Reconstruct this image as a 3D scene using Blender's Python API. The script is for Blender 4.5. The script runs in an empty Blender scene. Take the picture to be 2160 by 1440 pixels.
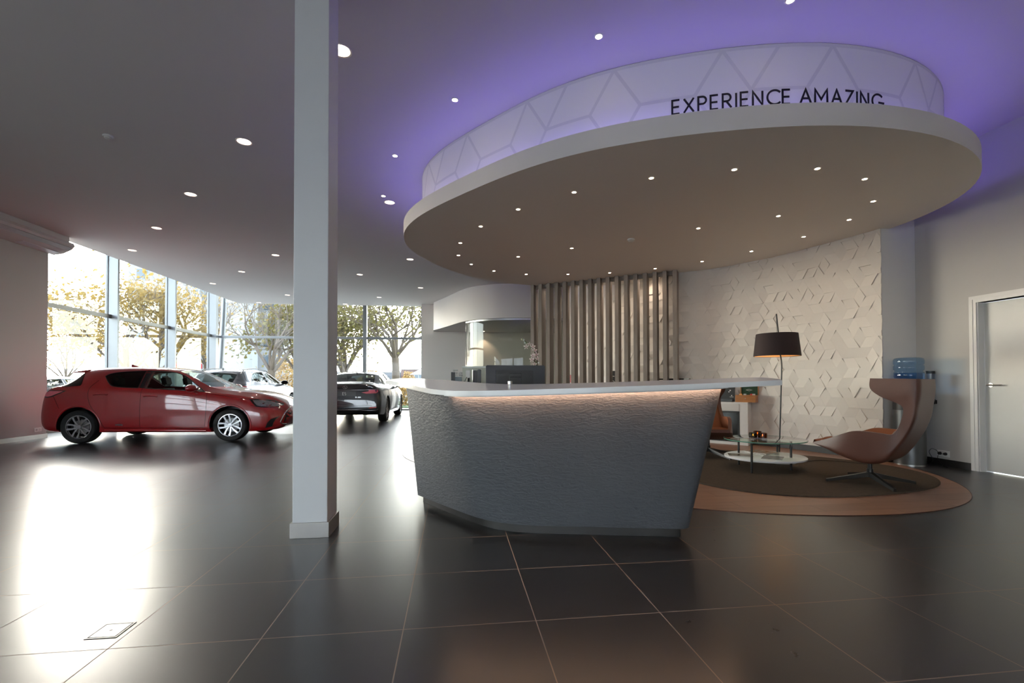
import bpy, bmesh, math, random
import numpy as np
from mathutils import Vector, Matrix
from mathutils.bvhtree import BVHTree
random.seed(7)
S = bpy.context.scene
COL = S.collection
PI = math.pi

# ------------------------------------------------------------------ camera, world, sun, exposure
H = 1.1024                       # camera height (m)
FPX, CX, CY, PITCH, ROLL = 984.4, 1080.0, 790.9, 0.0145, -0.0021
cam_d = bpy.data.cameras.new('camera'); cam = bpy.data.objects.new('camera', cam_d); COL.objects.link(cam)
cam_d.sensor_width = 36.0; cam_d.lens = FPX / 2160 * 36.0; cam_d.shift_x = 0.0; cam_d.shift_y = (CY - 720) / 2160
cam_d.clip_start = 0.05; cam_d.clip_end = 600
_c, _s, _cp, _sp = math.cos(ROLL), math.sin(ROLL), math.cos(PITCH), math.sin(PITCH)
_rt = Vector((_c, -_sp * _s, _cp * _s)); _up = Vector((-_s, -_sp * _c, _cp * _c)); _fw = Vector((0, _cp, _sp))
cam.matrix_world = Matrix(((_rt.x, _up.x, -_fw.x, 0), (_rt.y, _up.y, -_fw.y, 0), (_rt.z, _up.z, -_fw.z, H), (0, 0, 0, 1)))
S.camera = cam
S.view_settings.view_transform = 'Standard'; S.view_settings.look = 'None'
S.view_settings.gamma = 1.0; S.view_settings.use_curve_mapping = False
S.view_settings.exposure = 0.0
S.cycles.use_denoising = True
S.cycles.max_bounces = 10; S.cycles.diffuse_bounces = 5; S.cycles.glossy_bounces = 4
S.cycles.transmission_bounces = 6; S.cycles.transparent_max_bounces = 24
S.cycles.sample_clamp_indirect = 6.0; S.cycles.caustics_reflective = False; S.cycles.caustics_refractive = False
S.cycles.use_light_tree = True

SUN_DIR = Vector((-0.629, 0.746, 0.218)).normalized()      # towards the sun, low in the south-west
world = bpy.data.worlds.new('world'); S.world = world; world.use_nodes = True
wn = world.node_tree; wn.nodes.clear()
sky = wn.nodes.new('ShaderNodeTexSky'); sky.sky_type = 'NISHITA'; sky.sun_disc = False
sky.sun_elevation = math.asin(SUN_DIR.z); sky.sun_rotation = math.atan2(SUN_DIR.x, SUN_DIR.y)
sky.altitude = 0; sky.air_density = 1.0; sky.dust_density = 1.0; sky.ozone_density = 1.0
bgn = wn.nodes.new('ShaderNodeBackground'); bgn.inputs['Strength'].default_value = 3.2
wo = wn.nodes.new('ShaderNodeOutputWorld')
hsv = wn.nodes.new('ShaderNodeHueSaturation'); hsv.inputs['Saturation'].default_value = 0.45; wn.links.new(sky.outputs[0], hsv.inputs['Color']); wn.links.new(hsv.outputs[0], bgn.inputs[0]); wn.links.new(bgn.outputs[0], wo.inputs[0])
world.cycles.sampling_method = 'AUTOMATIC'
sd = bpy.data.lights.new('sun', 'SUN'); sd.energy = 0.9; sd.angle = math.radians(1.0); sd.color = (1.0, 0.92, 0.80)
so = bpy.data.objects.new('sun', sd); COL.objects.link(so); so.rotation_euler = (-SUN_DIR).to_track_quat('-Z', 'Y').to_euler()

# building frame: axis a (to the right) and b (into the depth), turned 7.1 degrees against the camera
TH = math.radians(7.08); CT, ST = math.cos(TH), math.sin(TH)
def W(a, b, z=0.0): return Vector((CT * a - ST * b, ST * a + CT * b, z))
def AB(p): return (CT * p[0] + ST * p[1], -ST * p[0] + CT * p[1])

# window portals: they only guide the sampling of the sky light through the real window openings
def portal(name, a0, a1, b0, b1, z0, z1, facing):
    d = bpy.data.lights.new(name, 'AREA'); d.shape = 'RECTANGLE'
    o = bpy.data.objects.new(name, d); COL.objects.link(o)
    ctr = W((a0 + a1) / 2, (b0 + b1) / 2, (z0 + z1) / 2)
    L = math.hypot(a1 - a0, b1 - b0)
    d.size = L; d.size_y = z1 - z0; d.cycles.is_portal = True
    o.location = ctr
    o.rotation_euler = (W(*facing)).to_track_quat('-Z', 'Y').to_euler()
portal('portal_west', -9.02, -9.02, 10.6, 18.8, 0.1, 4.85, (1, 0))
portal('portal_north', -9.0, -1.25, 18.95, 18.95, 0.1, 4.85, (0, -1))
portal('portal_south', -8.1, 0.8, -6.55, -6.55, 0.1, 2.9, (0, 1))
portal('portal_side', -8.48, -8.48, -4.0, 4.5, 0.35, 2.7, (1, 0))

# ------------------------------------------------------------------ rays of the surveyed camera -> points in the room
def ray(u, v):
    a = (u - CX) / FPX; b = -(v - CY) / FPX
    x = _c * a - _s * b; z = _s * a + _c * b
    return Vector((x, _cp - _sp * z, _sp + _cp * z))
def AZ(u, v, z):
    d = ray(u, v); return Vector((0, 0, H)) + d * ((z - H) / d.z)
def AY(u, v, y):
    d = ray(u, v); return Vector((0, 0, H)) + d * (y / d.y)
def G(u, v): return AZ(u, v, 0.0)
def HA(u, v, a):
    d = ray(u, v); return Vector((0, 0, H)) + d * (a / (CT * d.x + ST * d.y))
def HB(u, v, b):
    d = ray(u, v); return Vector((0, 0, H)) + d * (b / (-ST * d.x + CT * d.y))

# ------------------------------------------------------------------ helpers
def tag(o, label=None, cat=None, group=None, kind=None):
    if label: o['label'] = label
    if cat: o['category'] = cat
    if group: o['group'] = group
    if kind: o['kind'] = kind
    return o
def empty(name, loc=(0, 0, 0), rz=0.0):
    o = bpy.data.objects.new(name, None); COL.objects.link(o); o.location = loc; o.rotation_euler = (0, 0, rz)
    o.empty_display_size = 0.2
    return o
def obj(name, bm, m, parent=None, smooth=None, loc=None, rz=None):
    me = bpy.data.meshes.new(name); bm.normal_update(); bm.to_mesh(me); bm.free()
    if m is not None:
        for x in (m if isinstance(m, (list, tuple)) else [m]): me.materials.append(x)
    if smooth is not None:
        me.polygons.foreach_set('use_smooth', [True] * len(me.polygons))
        if smooth < 180: me.set_sharp_from_angle(angle=math.radians(smooth))
    o = bpy.data.objects.new(name, me); COL.objects.link(o)
    if parent is not None: o.parent = parent
    if loc is not None: o.location = loc
    if rz is not None: o.rotation_euler = (0, 0, rz)
    return o
def struct(name, bm, m, smooth=None, **k):
    o = obj(name, bm, m, None, smooth, **k); o['kind'] = 'structure'; return o
def copy_tree(o, parent=None):
    c = o.copy(); COL.objects.link(c); c.parent = parent
    for ch in list(o.children): copy_tree(ch, c)
    return c
def box(bm, x0, x1, y0, y1, z0, z1, mat=0, M=None):
    v = [bm.verts.new(M @ Vector(p) if M else p) for p in
         ((x0, y0, z0), (x1, y0, z0), (x1, y1, z0), (x0, y1, z0), (x0, y0, z1), (x1, y0, z1), (x1, y1, z1), (x0, y1, z1))]
    for f in ((0, 3, 2, 1), (4, 5, 6, 7), (0, 1, 5, 4), (1, 2, 6, 5), (2, 3, 7, 6), (3, 0, 4, 7)):
        bm.faces.new([v[i] for i in f]).material_index = mat
    return v
def boxm(x0, x1, y0, y1, z0, z1, bev=0.0, M=None, seg=2):
    bm = bmesh.new(); box(bm, x0, x1, y0, y1, z0, z1, M=M)
    if bev > 0: bmesh.ops.bevel(bm, geom=bm.edges[:], offset=bev, segments=seg, profile=0.5, affect='EDGES')
    return bm
def abbox(bm, a0, a1, b0, b1, z0, z1, mat=0):
    v = [bm.verts.new(W(a, b, z)) for z in (z0, z1) for a, b in ((a0, b0), (a1, b0), (a1, b1), (a0, b1))]
    for f in ((0, 3, 2, 1), (4, 5, 6, 7), (0, 1, 5, 4), (1, 2, 6, 5), (2, 3, 7, 6), (3, 0, 4, 7)):
        bm.faces.new([v[i] for i in f]).material_index = mat
def abm(*a, bev=0.0):
    bm = bmesh.new(); abbox(bm, *a)
    if bev: bmesh.ops.bevel(bm, geom=bm.edges[:], offset=bev, segments=2, profile=0.5, affect='EDGES')
    return bm
def lathe(bm, prof, n=32, ctr=(0, 0, 0), sx=1.0, sy=1.0, cap0=True, cap1=True, mat=0, M=None):
    rings = []
    for r, z in prof:
        ring = []
        for i in range(n):
            t = 2 * PI * i / n
            p = Vector((ctr[0] + r * sx * math.cos(t), ctr[1] + r * sy * math.sin(t), ctr[2] + z))
            ring.append(bm.verts.new(M @ p if M else p))
        rings.append(ring)
    for a, b in zip(rings, rings[1:]):
        for i in range(n):
            bm.faces.new((a[i], a[(i + 1) % n], b[(i + 1) % n], b[i])).material_index = mat
    if cap0: bm.faces.new(rings[0][::-1]).material_index = mat
    if cap1: bm.faces.new(rings[-1]).material_index = mat
def tube(bm, pts, r, n=8, caps=True, mat=0):
    pts = [Vector(p) for p in pts]
    rs = r if isinstance(r, (list, tuple)) else [r] * len(pts)
    rings = []; prev = None
    for i, p in enumerate(pts):
        d = (pts[min(i + 1, len(pts) - 1)] - pts[max(i - 1, 0)])
        if d.length < 1e-9: d = Vector((0, 0, 1))
        d.normalize()
        if prev is None:
            q = Vector((0, 0, 1)) if abs(d.z) < 0.9 else Vector((1, 0, 0))
            u = d.cross(q).normalized()
        else:
            u = prev - d * prev.dot(d)
            u = u.normalized() if u.length > 1e-6 else d.orthogonal().normalized()
        prev = u; w = d.cross(u)
        rings.append([bm.verts.new(p + (u * math.cos(2 * PI * k / n) + w * math.sin(2 * PI * k / n)) * rs[i]) for k in range(n)])
    for a, b in zip(rings, rings[1:]):
        for k in range(n): bm.faces.new((a[k], a[(k + 1) % n], b[(k + 1) % n], b[k])).material_index = mat
    if caps:
        bm.faces.new(rings[0][::-1]).material_index = mat; bm.faces.new(rings[-1]).material_index = mat
def prism(bm, pts, z0, z1, mat=0, top=None):
    """closed outline pts (x, y) from z0 to z1 (z may be a function of x, y); top: another outline for the upper side"""
    f0 = z0 if callable(z0) else (lambda x, y: z0); f1 = z1 if callable(z1) else (lambda x, y: z1)
    tp = top or pts
    lo = [bm.verts.new((x, y, f0(x, y))) for x, y in pts]; hi = [bm.verts.new((x, y, f1(x, y))) for x, y in tp]
    n = len(pts)
    for i in range(n): bm.faces.new((lo[i], lo[(i + 1) % n], hi[(i + 1) % n], hi[i])).material_index = mat
    a = bm.faces.new(lo[::-1]); b = bm.faces.new(hi); a.material_index = b.material_index = mat
    return lo, hi
def polyprism(bm, loop3, off):
    """loop3: closed list of Vectors, extruded by vector off"""
    off = Vector(off); n = len(loop3)
    a = [bm.verts.new(p) for p in loop3]; b = [bm.verts.new(Vector(p) + off) for p in loop3]
    for i in range(n): bm.faces.new((a[i], a[(i + 1) % n], b[(i + 1) % n], b[i]))
    bm.faces.new(a[::-1]); bm.faces.new(b)
def fixn(bm): bmesh.ops.recalc_face_normals(bm, faces=bm.faces[:]); return bm
def cat(pts, sub=6, closed=False):
    """Catmull-Rom through pts"""
    P = [Vector(p) for p in pts]; n = len(P); out = []
    for i in range(n if closed else n - 1):
        if closed: p0, p1, p2, p3 = P[i - 1], P[i], P[(i + 1) % n], P[(i + 2) % n]
        else: p0, p1, p2, p3 = P[max(i - 1, 0)], P[i], P[i + 1], P[min(i + 2, n - 1)]
        for k in range(sub):
            t = k / sub
            out.append(0.5 * ((2 * p1) + (p2 - p0) * t + (2 * p0 - 5 * p1 + 4 * p2 - p3) * t * t + (3 * p1 - p0 - 3 * p2 + p3) * t ** 3))
    if not closed: out.append(P[-1])
    return out

# ------------------------------------------------------------------ materials
MATS = {}
def nodes(name):
    m = bpy.data.materials.new(name); m.use_nodes = True; nt = m.node_tree
    b = nt.nodes['Principled BSDF']; MATS[name] = m
    return m, nt, b
def mat(name, col, rough=0.5, metal=0.0, var=0.06, vs=6.0, bump=0.0, bs=60.0, spec=None, coat=0.0, emis=None, es=0.0, sheen=0.0, rvar=0.0):
    m, nt, b = nodes(name)
    tc = nt.nodes.new('ShaderNodeTexCoord')
    nz = nt.nodes.new('ShaderNodeTexNoise'); nz.inputs['Scale'].default_value = vs; nz.inputs['Detail'].default_value = 4
    nt.links.new(tc.outputs['Object'], nz.inputs['Vector'])
    mx = nt.nodes.new('ShaderNodeMix'); mx.data_type = 'RGBA'
    mx.inputs[6].default_value = (*[c * (1 - var) for c in col], 1); mx.inputs[7].default_value = (*[min(1, c * (1 + var)) for c in col], 1)
    nt.links.new(nz.outputs['Fac'], mx.inputs[0]); nt.links.new(mx.outputs[2], b.inputs['Base Color'])
    b.inputs['Roughness'].default_value = rough; b.inputs['Metallic'].default_value = metal
    if spec is not None: b.inputs['Specular IOR Level'].default_value = spec
    if coat: b.inputs['Coat Weight'].default_value = coat; b.inputs['Coat Roughness'].default_value = 0.03; b.inputs['Coat IOR'].default_value = 1.5 + 0.25 * (coat >= 1.0)
    if sheen: b.inputs['Sheen Weight'].default_value = sheen
    if emis: b.inputs['Emission Color'].default_value = (*emis, 1); b.inputs['Emission Strength'].default_value = es
    if bump:
        n2 = nt.nodes.new('ShaderNodeTexNoise'); n2.inputs['Scale'].default_value = bs; n2.inputs['Detail'].default_value = 6
        nt.links.new(tc.outputs['Object'], n2.inputs['Vector'])
        bp = nt.nodes.new('ShaderNodeBump'); bp.inputs['Strength'].default_value = bump; bp.inputs['Distance'].default_value = 0.01
        nt.links.new(n2.outputs['Fac'], bp.inputs['Height']); nt.links.new(bp.outputs['Normal'], b.inputs['Normal'])
    return m
def glassmat(name, tint=(0.93, 0.97, 0.95), refl=1.0, rough=0.0, ior=1.5):
    m, nt, b = nodes(name); nt.nodes.remove(b)
    out = nt.nodes['Material Output']
    tr = nt.nodes.new('ShaderNodeBsdfTransparent'); tr.inputs[0].default_value = (*tint, 1)
    gl = nt.nodes.new('ShaderNodeBsdfGlossy'); gl.inputs['Roughness'].default_value = rough
    fr = nt.nodes.new('ShaderNodeFresnel'); fr.inputs['IOR'].default_value = ior
    nz = nt.nodes.new('ShaderNodeTexNoise'); nz.inputs['Scale'].default_value = 1.3
    ma = nt.nodes.new('ShaderNodeMath'); ma.operation = 'MULTIPLY'; ma.inputs[1].default_value = refl
    mx = nt.nodes.new('ShaderNodeMixShader')
    geo = nt.nodes.new('ShaderNodeNewGeometry')
    sub = nt.nodes.new('ShaderNodeMath'); sub.operation = 'SUBTRACT'; sub.inputs[0].default_value = 1.0
    m2 = nt.nodes.new('ShaderNodeMath'); m2.operation = 'MULTIPLY'
    nt.links.new(geo.outputs['Backfacing'], sub.inputs[1])
    nt.links.new(fr.outputs[0], ma.inputs[0]); nt.links.new(ma.outputs[0], m2.inputs[0]); nt.links.new(sub.outputs[0], m2.inputs[1])
    nt.links.new(m2.outputs[0], mx.inputs[0]); nt.links.new(tr.outputs[0], mx.inputs[1]); nt.links.new(gl.outputs[0], mx.inputs[2])
    nt.links.new(mx.outputs[0], out.inputs['Surface'])
    return m
def emit(name, col, s):
    m, nt, b = nodes(name)
    b.inputs['Base Color'].default_value = (*col, 1); b.inputs['Emission Color'].default_value = (*col, 1)
    b.inputs['Emission Strength'].default_value = s
    return m

M_ceil = mat('ceiling_paint', (0.74, 0.70, 0.675), 0.75, var=0.02, vs=0.8, bump=0.03, bs=40)
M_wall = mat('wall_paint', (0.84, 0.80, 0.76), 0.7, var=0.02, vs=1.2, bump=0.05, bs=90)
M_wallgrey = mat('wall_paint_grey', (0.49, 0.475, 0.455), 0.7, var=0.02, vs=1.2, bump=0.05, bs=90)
M_white = mat('white_paint', (0.74, 0.73, 0.71), 0.5, var=0.02)
M_canopy = mat('canopy_plaster', (0.80, 0.76, 0.71), 0.7, var=0.015, vs=1.0, bump=0.03, bs=60)
M_drum = mat('drum_plaster', (0.88, 0.87, 0.86), 0.7, var=0.02, vs=2.0)
M_drumline = mat('drum_line_print', (0.76, 0.75, 0.76), 0.7, var=0.02)
M_black = mat('black_plastic', (0.012, 0.012, 0.013), 0.45, var=0.2, bump=0.05, bs=200)
M_blackgloss = mat('black_gloss', (0.008, 0.008, 0.009), 0.12, var=0.1)
M_blackmetal = mat('black_metal', (0.015, 0.015, 0.016), 0.35, metal=0.3, var=0.2)
M_letter = mat('black_letter', (0.006, 0.006, 0.008), 0.5, var=0.1)
M_skirt = mat('dark_skirting', (0.016, 0.015, 0.015), 0.45, var=0.2)
M_alu = mat('window_aluminium', (0.22, 0.235, 0.25), 0.35, metal=0.35, var=0.04, vs=3)
M_alugrey = mat('transom_aluminium', (0.22, 0.215, 0.20), 0.4, metal=0.4, var=0.05)
M_steel = mat('brushed_steel', (0.5, 0.5, 0.49), 0.3, metal=1.0, var=0.1, vs=12)
M_chrome = mat('chrome', (0.8, 0.8, 0.8), 0.08, metal=1.0, var=0.03)
M_column = mat('column_paint', (0.70, 0.71, 0.73), 0.42, var=0.03, vs=2.5, bump=0.04, bs=25)
M_plinth = mat('column_plinth_metal', (0.42, 0.40, 0.38), 0.35, metal=0.6, var=0.15, vs=5)
M_glass = glassmat('window_glass', (0.97, 0.985, 0.98), 1.0)
M_pglass = glassmat('partition_glass', (0.86, 0.87, 0.82), 1.3)
M_tglass = glassmat('table_glass', (0.80, 0.93, 0.88), 1.6)
M_carglass = glassmat('car_glass', (0.42, 0.47, 0.45), 1.3)
M_carclear = glassmat('car_clear_glass', (0.86, 0.9, 0.89), 1.0)
M_clear = glassmat('clear_plastic', (0.8, 0.8, 0.84), 1.5)
M_bluewater = glassmat('blue_bottle_plastic', (0.66, 0.80, 0.92), 1.4)
M_amber = glassmat('amber_glass', (0.55, 0.27, 0.06), 1.5)
M_olive = glassmat('olive_glass', (0.42, 0.36, 0.06), 1.5)
M_leather = mat('cognac_leather', (0.085, 0.031, 0.020), 0.42, var=0.12, vs=5, bump=0.12, bs=160)
M_leather_in = mat('cognac_fabric', (0.26, 0.085, 0.03), 0.8, var=0.1, vs=8, bump=0.2, bs=260)
M_shade = mat('dark_shade_fabric', (0.022, 0.012, 0.013), 0.85, var=0.15, bump=0.15, bs=300)
M_shadein = mat('shade_lining', (0.75, 0.55, 0.35), 0.7)
M_bulb = emit('lamp_bulb', (1.0, 0.55, 0.2), 90)
M_flame = emit('tealight_flame', (1.0, 0.42, 0.08), 25)
M_spot = emit('spot_lens', (1.0, 0.72, 0.5), 90)
M_down = emit('downlight_lens', (1.0, 0.86, 0.76), 14)
M_cup = mat('downlight_reflector', (0.8, 0.74, 0.68), 0.4)
M_cove = emit('violet_cove_led', (0.24, 0.17, 1.0), 14)
M_desk_led = emit('warm_desk_led', (1.0, 0.60, 0.36), 60)
M_counter = mat('white_solid_surface', (0.88, 0.88, 0.89), 0.16, var=0.01)
M_paper = mat('white_paper', (0.7, 0.68, 0.65), 0.6, var=0.1, vs=20)
def tex_floor():
    m, nt, b = nodes('floor_tiles')
    L = nt.links.new; N = nt.nodes.new
    tc = N('ShaderNodeTexCoord'); sep = N('ShaderNodeSeparateXYZ'); L(tc.outputs['Object'], sep.inputs[0])
    def M2(op, a, b_=None):
        n = N('ShaderNodeMath'); n.operation = op
        for i, v in enumerate((a, b_)):
            if v is None: continue
            if isinstance(v, (int, float)): n.inputs[i].default_value = v
            else: L(v, n.inputs[i])
        return n.outputs[0]
    def grout(axis, off):
        t = M2('DIVIDE', M2('SUBTRACT', axis, off), 0.6)
        f = M2('FRACT', t)
        d = M2('MINIMUM', f, M2('SUBTRACT', 1.0, f))
        return M2('LESS_THAN', d, 0.0042), M2('FLOOR', t)
    gx, ix = grout(sep.outputs['X'], 0.6 * -2.3748); gy, iy = grout(sep.outputs['Y'], 0.6 * 2.5693)
    g = M2('MAXIMUM', gx, gy)
    cmb = N('ShaderNodeCombineXYZ'); L(ix, cmb.inputs[0]); L(iy, cmb.inputs[1])
    wnz = N('ShaderNodeTexWhiteNoise'); wnz.noise_dimensions = '3D'; L(cmb.outputs[0], wnz.inputs['Vector'])
    n1 = N('ShaderNodeTexNoise'); n1.inputs['Scale'].default_value = 9; n1.inputs['Detail'].default_value = 8; L(tc.outputs['Object'], n1.inputs['Vector'])
    base = N('ShaderNodeMix'); base.data_type = 'RGBA'; base.inputs[6].default_value = (0.008, 0.008, 0.0095, 1); base.inputs[7].default_value = (0.014, 0.0133, 0.014, 1)
    L(n1.outputs['Fac'], base.inputs[0])
    # pale flecks in the stone
    n2 = N('ShaderNodeTexNoise'); n2.inputs['Scale'].default_value = 160; n2.inputs['Detail'].default_value = 3; L(tc.outputs['Object'], n2.inputs['Vector'])
    n3 = N('ShaderNodeTexNoise'); n3.inputs['Scale'].default_value = 14; n3.inputs['Detail'].default_value = 5; L(tc.outputs['Object'], n3.inputs['Vector'])
    rp = N('ShaderNodeMapRange'); rp.inputs['From Min'].default_value = 0.66; rp.inputs['From Max'].default_value = 0.76; L(n2.outputs['Fac'], rp.inputs['Value'])
    r3 = N('ShaderNodeMapRange'); r3.inputs['From Min'].default_value = 0.42; r3.inputs['From Max'].default_value = 0.68; L(n3.outputs['Fac'], r3.inputs['Value'])
    fl = M2('MULTIPLY', rp.outputs[0], r3.outputs[0])
    c2 = N('ShaderNodeMix'); c2.data_type = 'RGBA'; c2.inputs[7].default_value = (0.10, 0.105, 0.12, 1); L(fl, c2.inputs[0]); L(base.outputs[2], c2.inputs[6])
    c3 = N('ShaderNodeMix'); c3.data_type = 'RGBA'; c3.inputs[7].default_value = (0.26, 0.19, 0.145, 1); L(g, c3.inputs[0]); L(c2.outputs[2], c3.inputs[6])
    L(c3.outputs[2], b.inputs['Base Color'])
    r = M2('ADD', M2('ADD', M2('MULTIPLY', n1.outputs['Fac'], 0.012), M2('MULTIPLY', wnz.outputs['Value'], 0.015)), 0.27)
    r2 = M2('ADD', r, M2('MULTIPLY', g, 0.45)); L(r2, b.inputs['Roughness'])
    b.inputs['Specular IOR Level'].default_value = 1.0
    bp = N('ShaderNodeBump'); bp.inputs['Strength'].default_value = 0.03; bp.inputs['Distance'].default_value = 0.001
    n4 = N('ShaderNodeTexNoise'); n4.inputs['Scale'].default_value = 26; n4.inputs['Detail'].default_value = 6; L(tc.outputs['Object'], n4.inputs['Vector'])
    L(M2('SUBTRACT', M2('MULTIPLY', n4.outputs['Fac'], 0.0), M2('MULTIPLY', g, 0.6)), bp.inputs['Height']); L(bp.outputs['Normal'], b.inputs['Normal'])
    return m
M_floor = tex_floor()
def tex_wood(name, c0, c1, rough, plank=None, ang=0.0, scale=(2, 30, 30), bump=0.1):
    m, nt, b = nodes(name); L = nt.links.new; N = nt.nodes.new
    tc = N('ShaderNodeTexCoord'); mp = N('ShaderNodeMapping'); mp.inputs['Rotation'].default_value = (0, 0, ang); mp.inputs['Scale'].default_value = scale
    L(tc.outputs['Object'], mp.inputs['Vector'])
    n1 = N('ShaderNodeTexNoise'); n1.inputs['Scale'].default_value = 1.0; n1.inputs['Detail'].default_value = 8; n1.inputs['Distortion'].default_value = 0.6
    L(mp.outputs[0], n1.inputs['Vector'])
    mx = N('ShaderNodeMix'); mx.data_type = 'RGBA'; mx.inputs[6].default_value = (*c0, 1); mx.inputs[7].default_value = (*c1, 1)
    L(n1.outputs['Fac'], mx.inputs[0]); col = mx.outputs[2]
    if plank:
        m2 = N('ShaderNodeMapping'); m2.inputs['Rotation'].default_value = (0, 0, ang); L(tc.outputs['Object'], m2.inputs['Vector'])
        bk = N('ShaderNodeTexBrick'); bk.inputs['Scale'].default_value = 1.0; bk.inputs['Brick Width'].default_value = plank[0]; bk.inputs['Row Height'].default_value = plank[1]
        bk.inputs['Mortar Size'].default_value = 0.0025; bk.inputs['Mortar Smooth'].default_value = 0.0
        bk.inputs['Color1'].default_value = (0.9, 0.9, 0.9, 1); bk.inputs['Color2'].default_value = (1.1, 1.05, 1.0, 1); bk.inputs['Mortar'].default_value = (0.35, 0.3, 0.3, 1)
        L(m2.outputs[0], bk.inputs['Vector'])
        mu = N('ShaderNodeMix'); mu.data_type = 'RGBA'; mu.blend_type = 'MULTIPLY'; mu.inputs[0].default_value = 1.0
        L(col, mu.inputs[6]); L(bk.outputs['Color'], mu.inputs[7]); col = mu.outputs[2]
    L(col, b.inputs['Base Color']); b.inputs['Roughness'].default_value = rough
    bp = N('ShaderNodeBump'); bp.inputs['Strength'].default_value = bump; bp.inputs['Distance'].default_value = 0.004
    L(n1.outputs['Fac'], bp.inputs['Height']); L(bp.outputs['Normal'], b.inputs['Normal'])
    return m
M_parquet = tex_wood('wood_plank_floor', (0.20, 0.105, 0.065), (0.33, 0.185, 0.12), 0.38, plank=(1.25, 0.2), ang=-TH, scale=(2, 26, 26), bump=0.05)
M_slat = tex_wood('grey_oak', (0.17, 0.145, 0.125), (0.33, 0.29, 0.255), 0.6, scale=(60, 60, 4), bump=0.4)
M_boxwood = tex_wood('orange_wood', (0.30, 0.11, 0.03), (0.5, 0.22, 0.07), 0.4, scale=(6, 40, 40))
M_bark = tex_wood('bark', (0.05, 0.038, 0.028), (0.14, 0.11, 0.08), 0.9, scale=(9, 9, 2), bump=0.6)
def tex_slate():
    m, nt, b = nodes('slate_veneer'); L = nt.links.new; N = nt.nodes.new
    tc = N('ShaderNodeTexCoord'); mp = N('ShaderNodeMapping'); mp.inputs['Rotation'].default_value = (0, math.radians(40), 0); mp.inputs['Scale'].default_value = (1, 1, 3.2)
    L(tc.outputs['Object'], mp.inputs['Vector'])
    n1 = N('ShaderNodeTexNoise'); n1.inputs['Scale'].default_value = 13; n1.inputs['Detail'].default_value = 10; n1.inputs['Distortion'].default_value = 1.4; n1.inputs['Roughness'].default_value = 0.62
    L(mp.outputs[0], n1.inputs['Vector'])
    n2 = N('ShaderNodeTexNoise'); n2.inputs['Scale'].default_value = 2.2; n2.inputs['Detail'].default_value = 5; L(tc.outputs['Object'], n2.inputs['Vector'])
    mx = N('ShaderNodeMix'); mx.data_type = 'RGBA'; mx.inputs[6].default_value = (0.045, 0.050, 0.062, 1); mx.inputs[7].default_value = (0.072, 0.079, 0.093, 1)
    L(n2.outputs['Fac'], mx.inputs[0]); L(mx.outputs[2], b.inputs['Base Color']); b.inputs['Roughness'].default_value = 0.55
    rp = N('ShaderNodeValToRGB'); rp.color_ramp.elements[0].position = 0.35; rp.color_ramp.elements[1].position = 0.7; L(n1.outputs['Fac'], rp.inputs[0])
    bp = N('ShaderNodeBump'); bp.inputs['Strength'].default_value = 0.5; bp.inputs['Distance'].default_value = 0.006
    L(rp.outputs[0], bp.inputs['Height']); L(bp.outputs['Normal'], b.inputs['Normal'])
    return m
M_slate = tex_slate()
def paint(name, col, metal=0.25, rough=0.35):
    m = mat(name, col, rough, metal=metal, var=0.05, vs=80, coat=1.0); return m
M_red = paint('red_car_paint', (0.33, 0.002, 0.005), 0.0, 0.35)
M_blackpaint = paint('black_car_paint', (0.006, 0.006, 0.009), 0.1, 0.3)
M_greypaint = paint('grey_car_paint', (0.11, 0.12, 0.14), 0.6, 0.3)
M_silverpaint = paint('silver_car_paint', (0.16, 0.2, 0.22), 0.6, 0.3)
M_tyre = mat('tyre_rubber', (0.012, 0.012, 0.012), 0.75, var=0.2, bump=0.1)
M_rimdark = mat('rim_dark', (0.02, 0.02, 0.022), 0.3, metal=0.5)
M_rim = mat('rim_machined', (0.75, 0.75, 0.76), 0.2, metal=0.9, var=0.03)
M_seam = mat('panel_gap', (0.008, 0.004, 0.004), 0.8)
M_trim = mat('car_black_trim', (0.012, 0.012, 0.013), 0.3)
M_taillens = mat('tail_lens', (0.95, 0.16, 0.2), 0.1, var=0.3, vs=40, coat=1.0)
M_reflector = mat('red_reflector', (0.55, 0.01, 0.01), 0.2)
M_headlens = mat('headlamp_reflector', (0.55, 0.56, 0.58), 0.12, metal=0.8, var=0.5, vs=60)
M_cabin = mat('cabin_fabric', (0.02, 0.019, 0.018), 0.8)
M_rug = mat('brown_rug', (0.085, 0.066, 0.05), 0.95, var=0.25, vs=35, bump=0.5, bs=260, spec=0.1)
M_asphalt = mat('asphalt', (0.40, 0.395, 0.385), 0.85, var=0.15, vs=1.0)
M_grass = mat('lawn', (0.05, 0.09, 0.025), 0.9, var=0.4, vs=3.0, bump=0.6, bs=40)
M_bldwhite = mat('pale_panel_facade', (0.155, 0.165, 0.175), 0.6, var=0.03, vs=0.3)
M_bldwin = mat('office_window', (0.05, 0.07, 0.09), 0.15, var=0.15, vs=0.4)
M_brick = mat('brown_brick', (0.075, 0.045, 0.038), 0.9, var=0.2, vs=2)
M_greybld = mat('grey_cladding', (0.085, 0.09, 0.10), 0.8, var=0.1)
M_redsign = mat('red_sign', (0.35, 0.012, 0.012), 0.5)
M_ledge = mat('pale_stone_block', (0.42, 0.43, 0.36), 0.6, var=0.15, vs=9, bump=0.1, bs=50)
M_blockcap = mat('pale_cap', (0.62, 0.66, 0.62), 0.4)
M_orchid = mat('orchid_petal', (0.85, 0.78, 0.77), 0.5, var=0.08, vs=30)
M_orchidlip = mat('orchid_lip', (0.38, 0.02, 0.07), 0.5)
M_leafgreen = mat('green_stem', (0.07, 0.13, 0.03), 0.5, var=0.3)
M_greencloth = mat('dark_green_felt', (0.014, 0.05, 0.022), 0.8, var=0.1)
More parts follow.
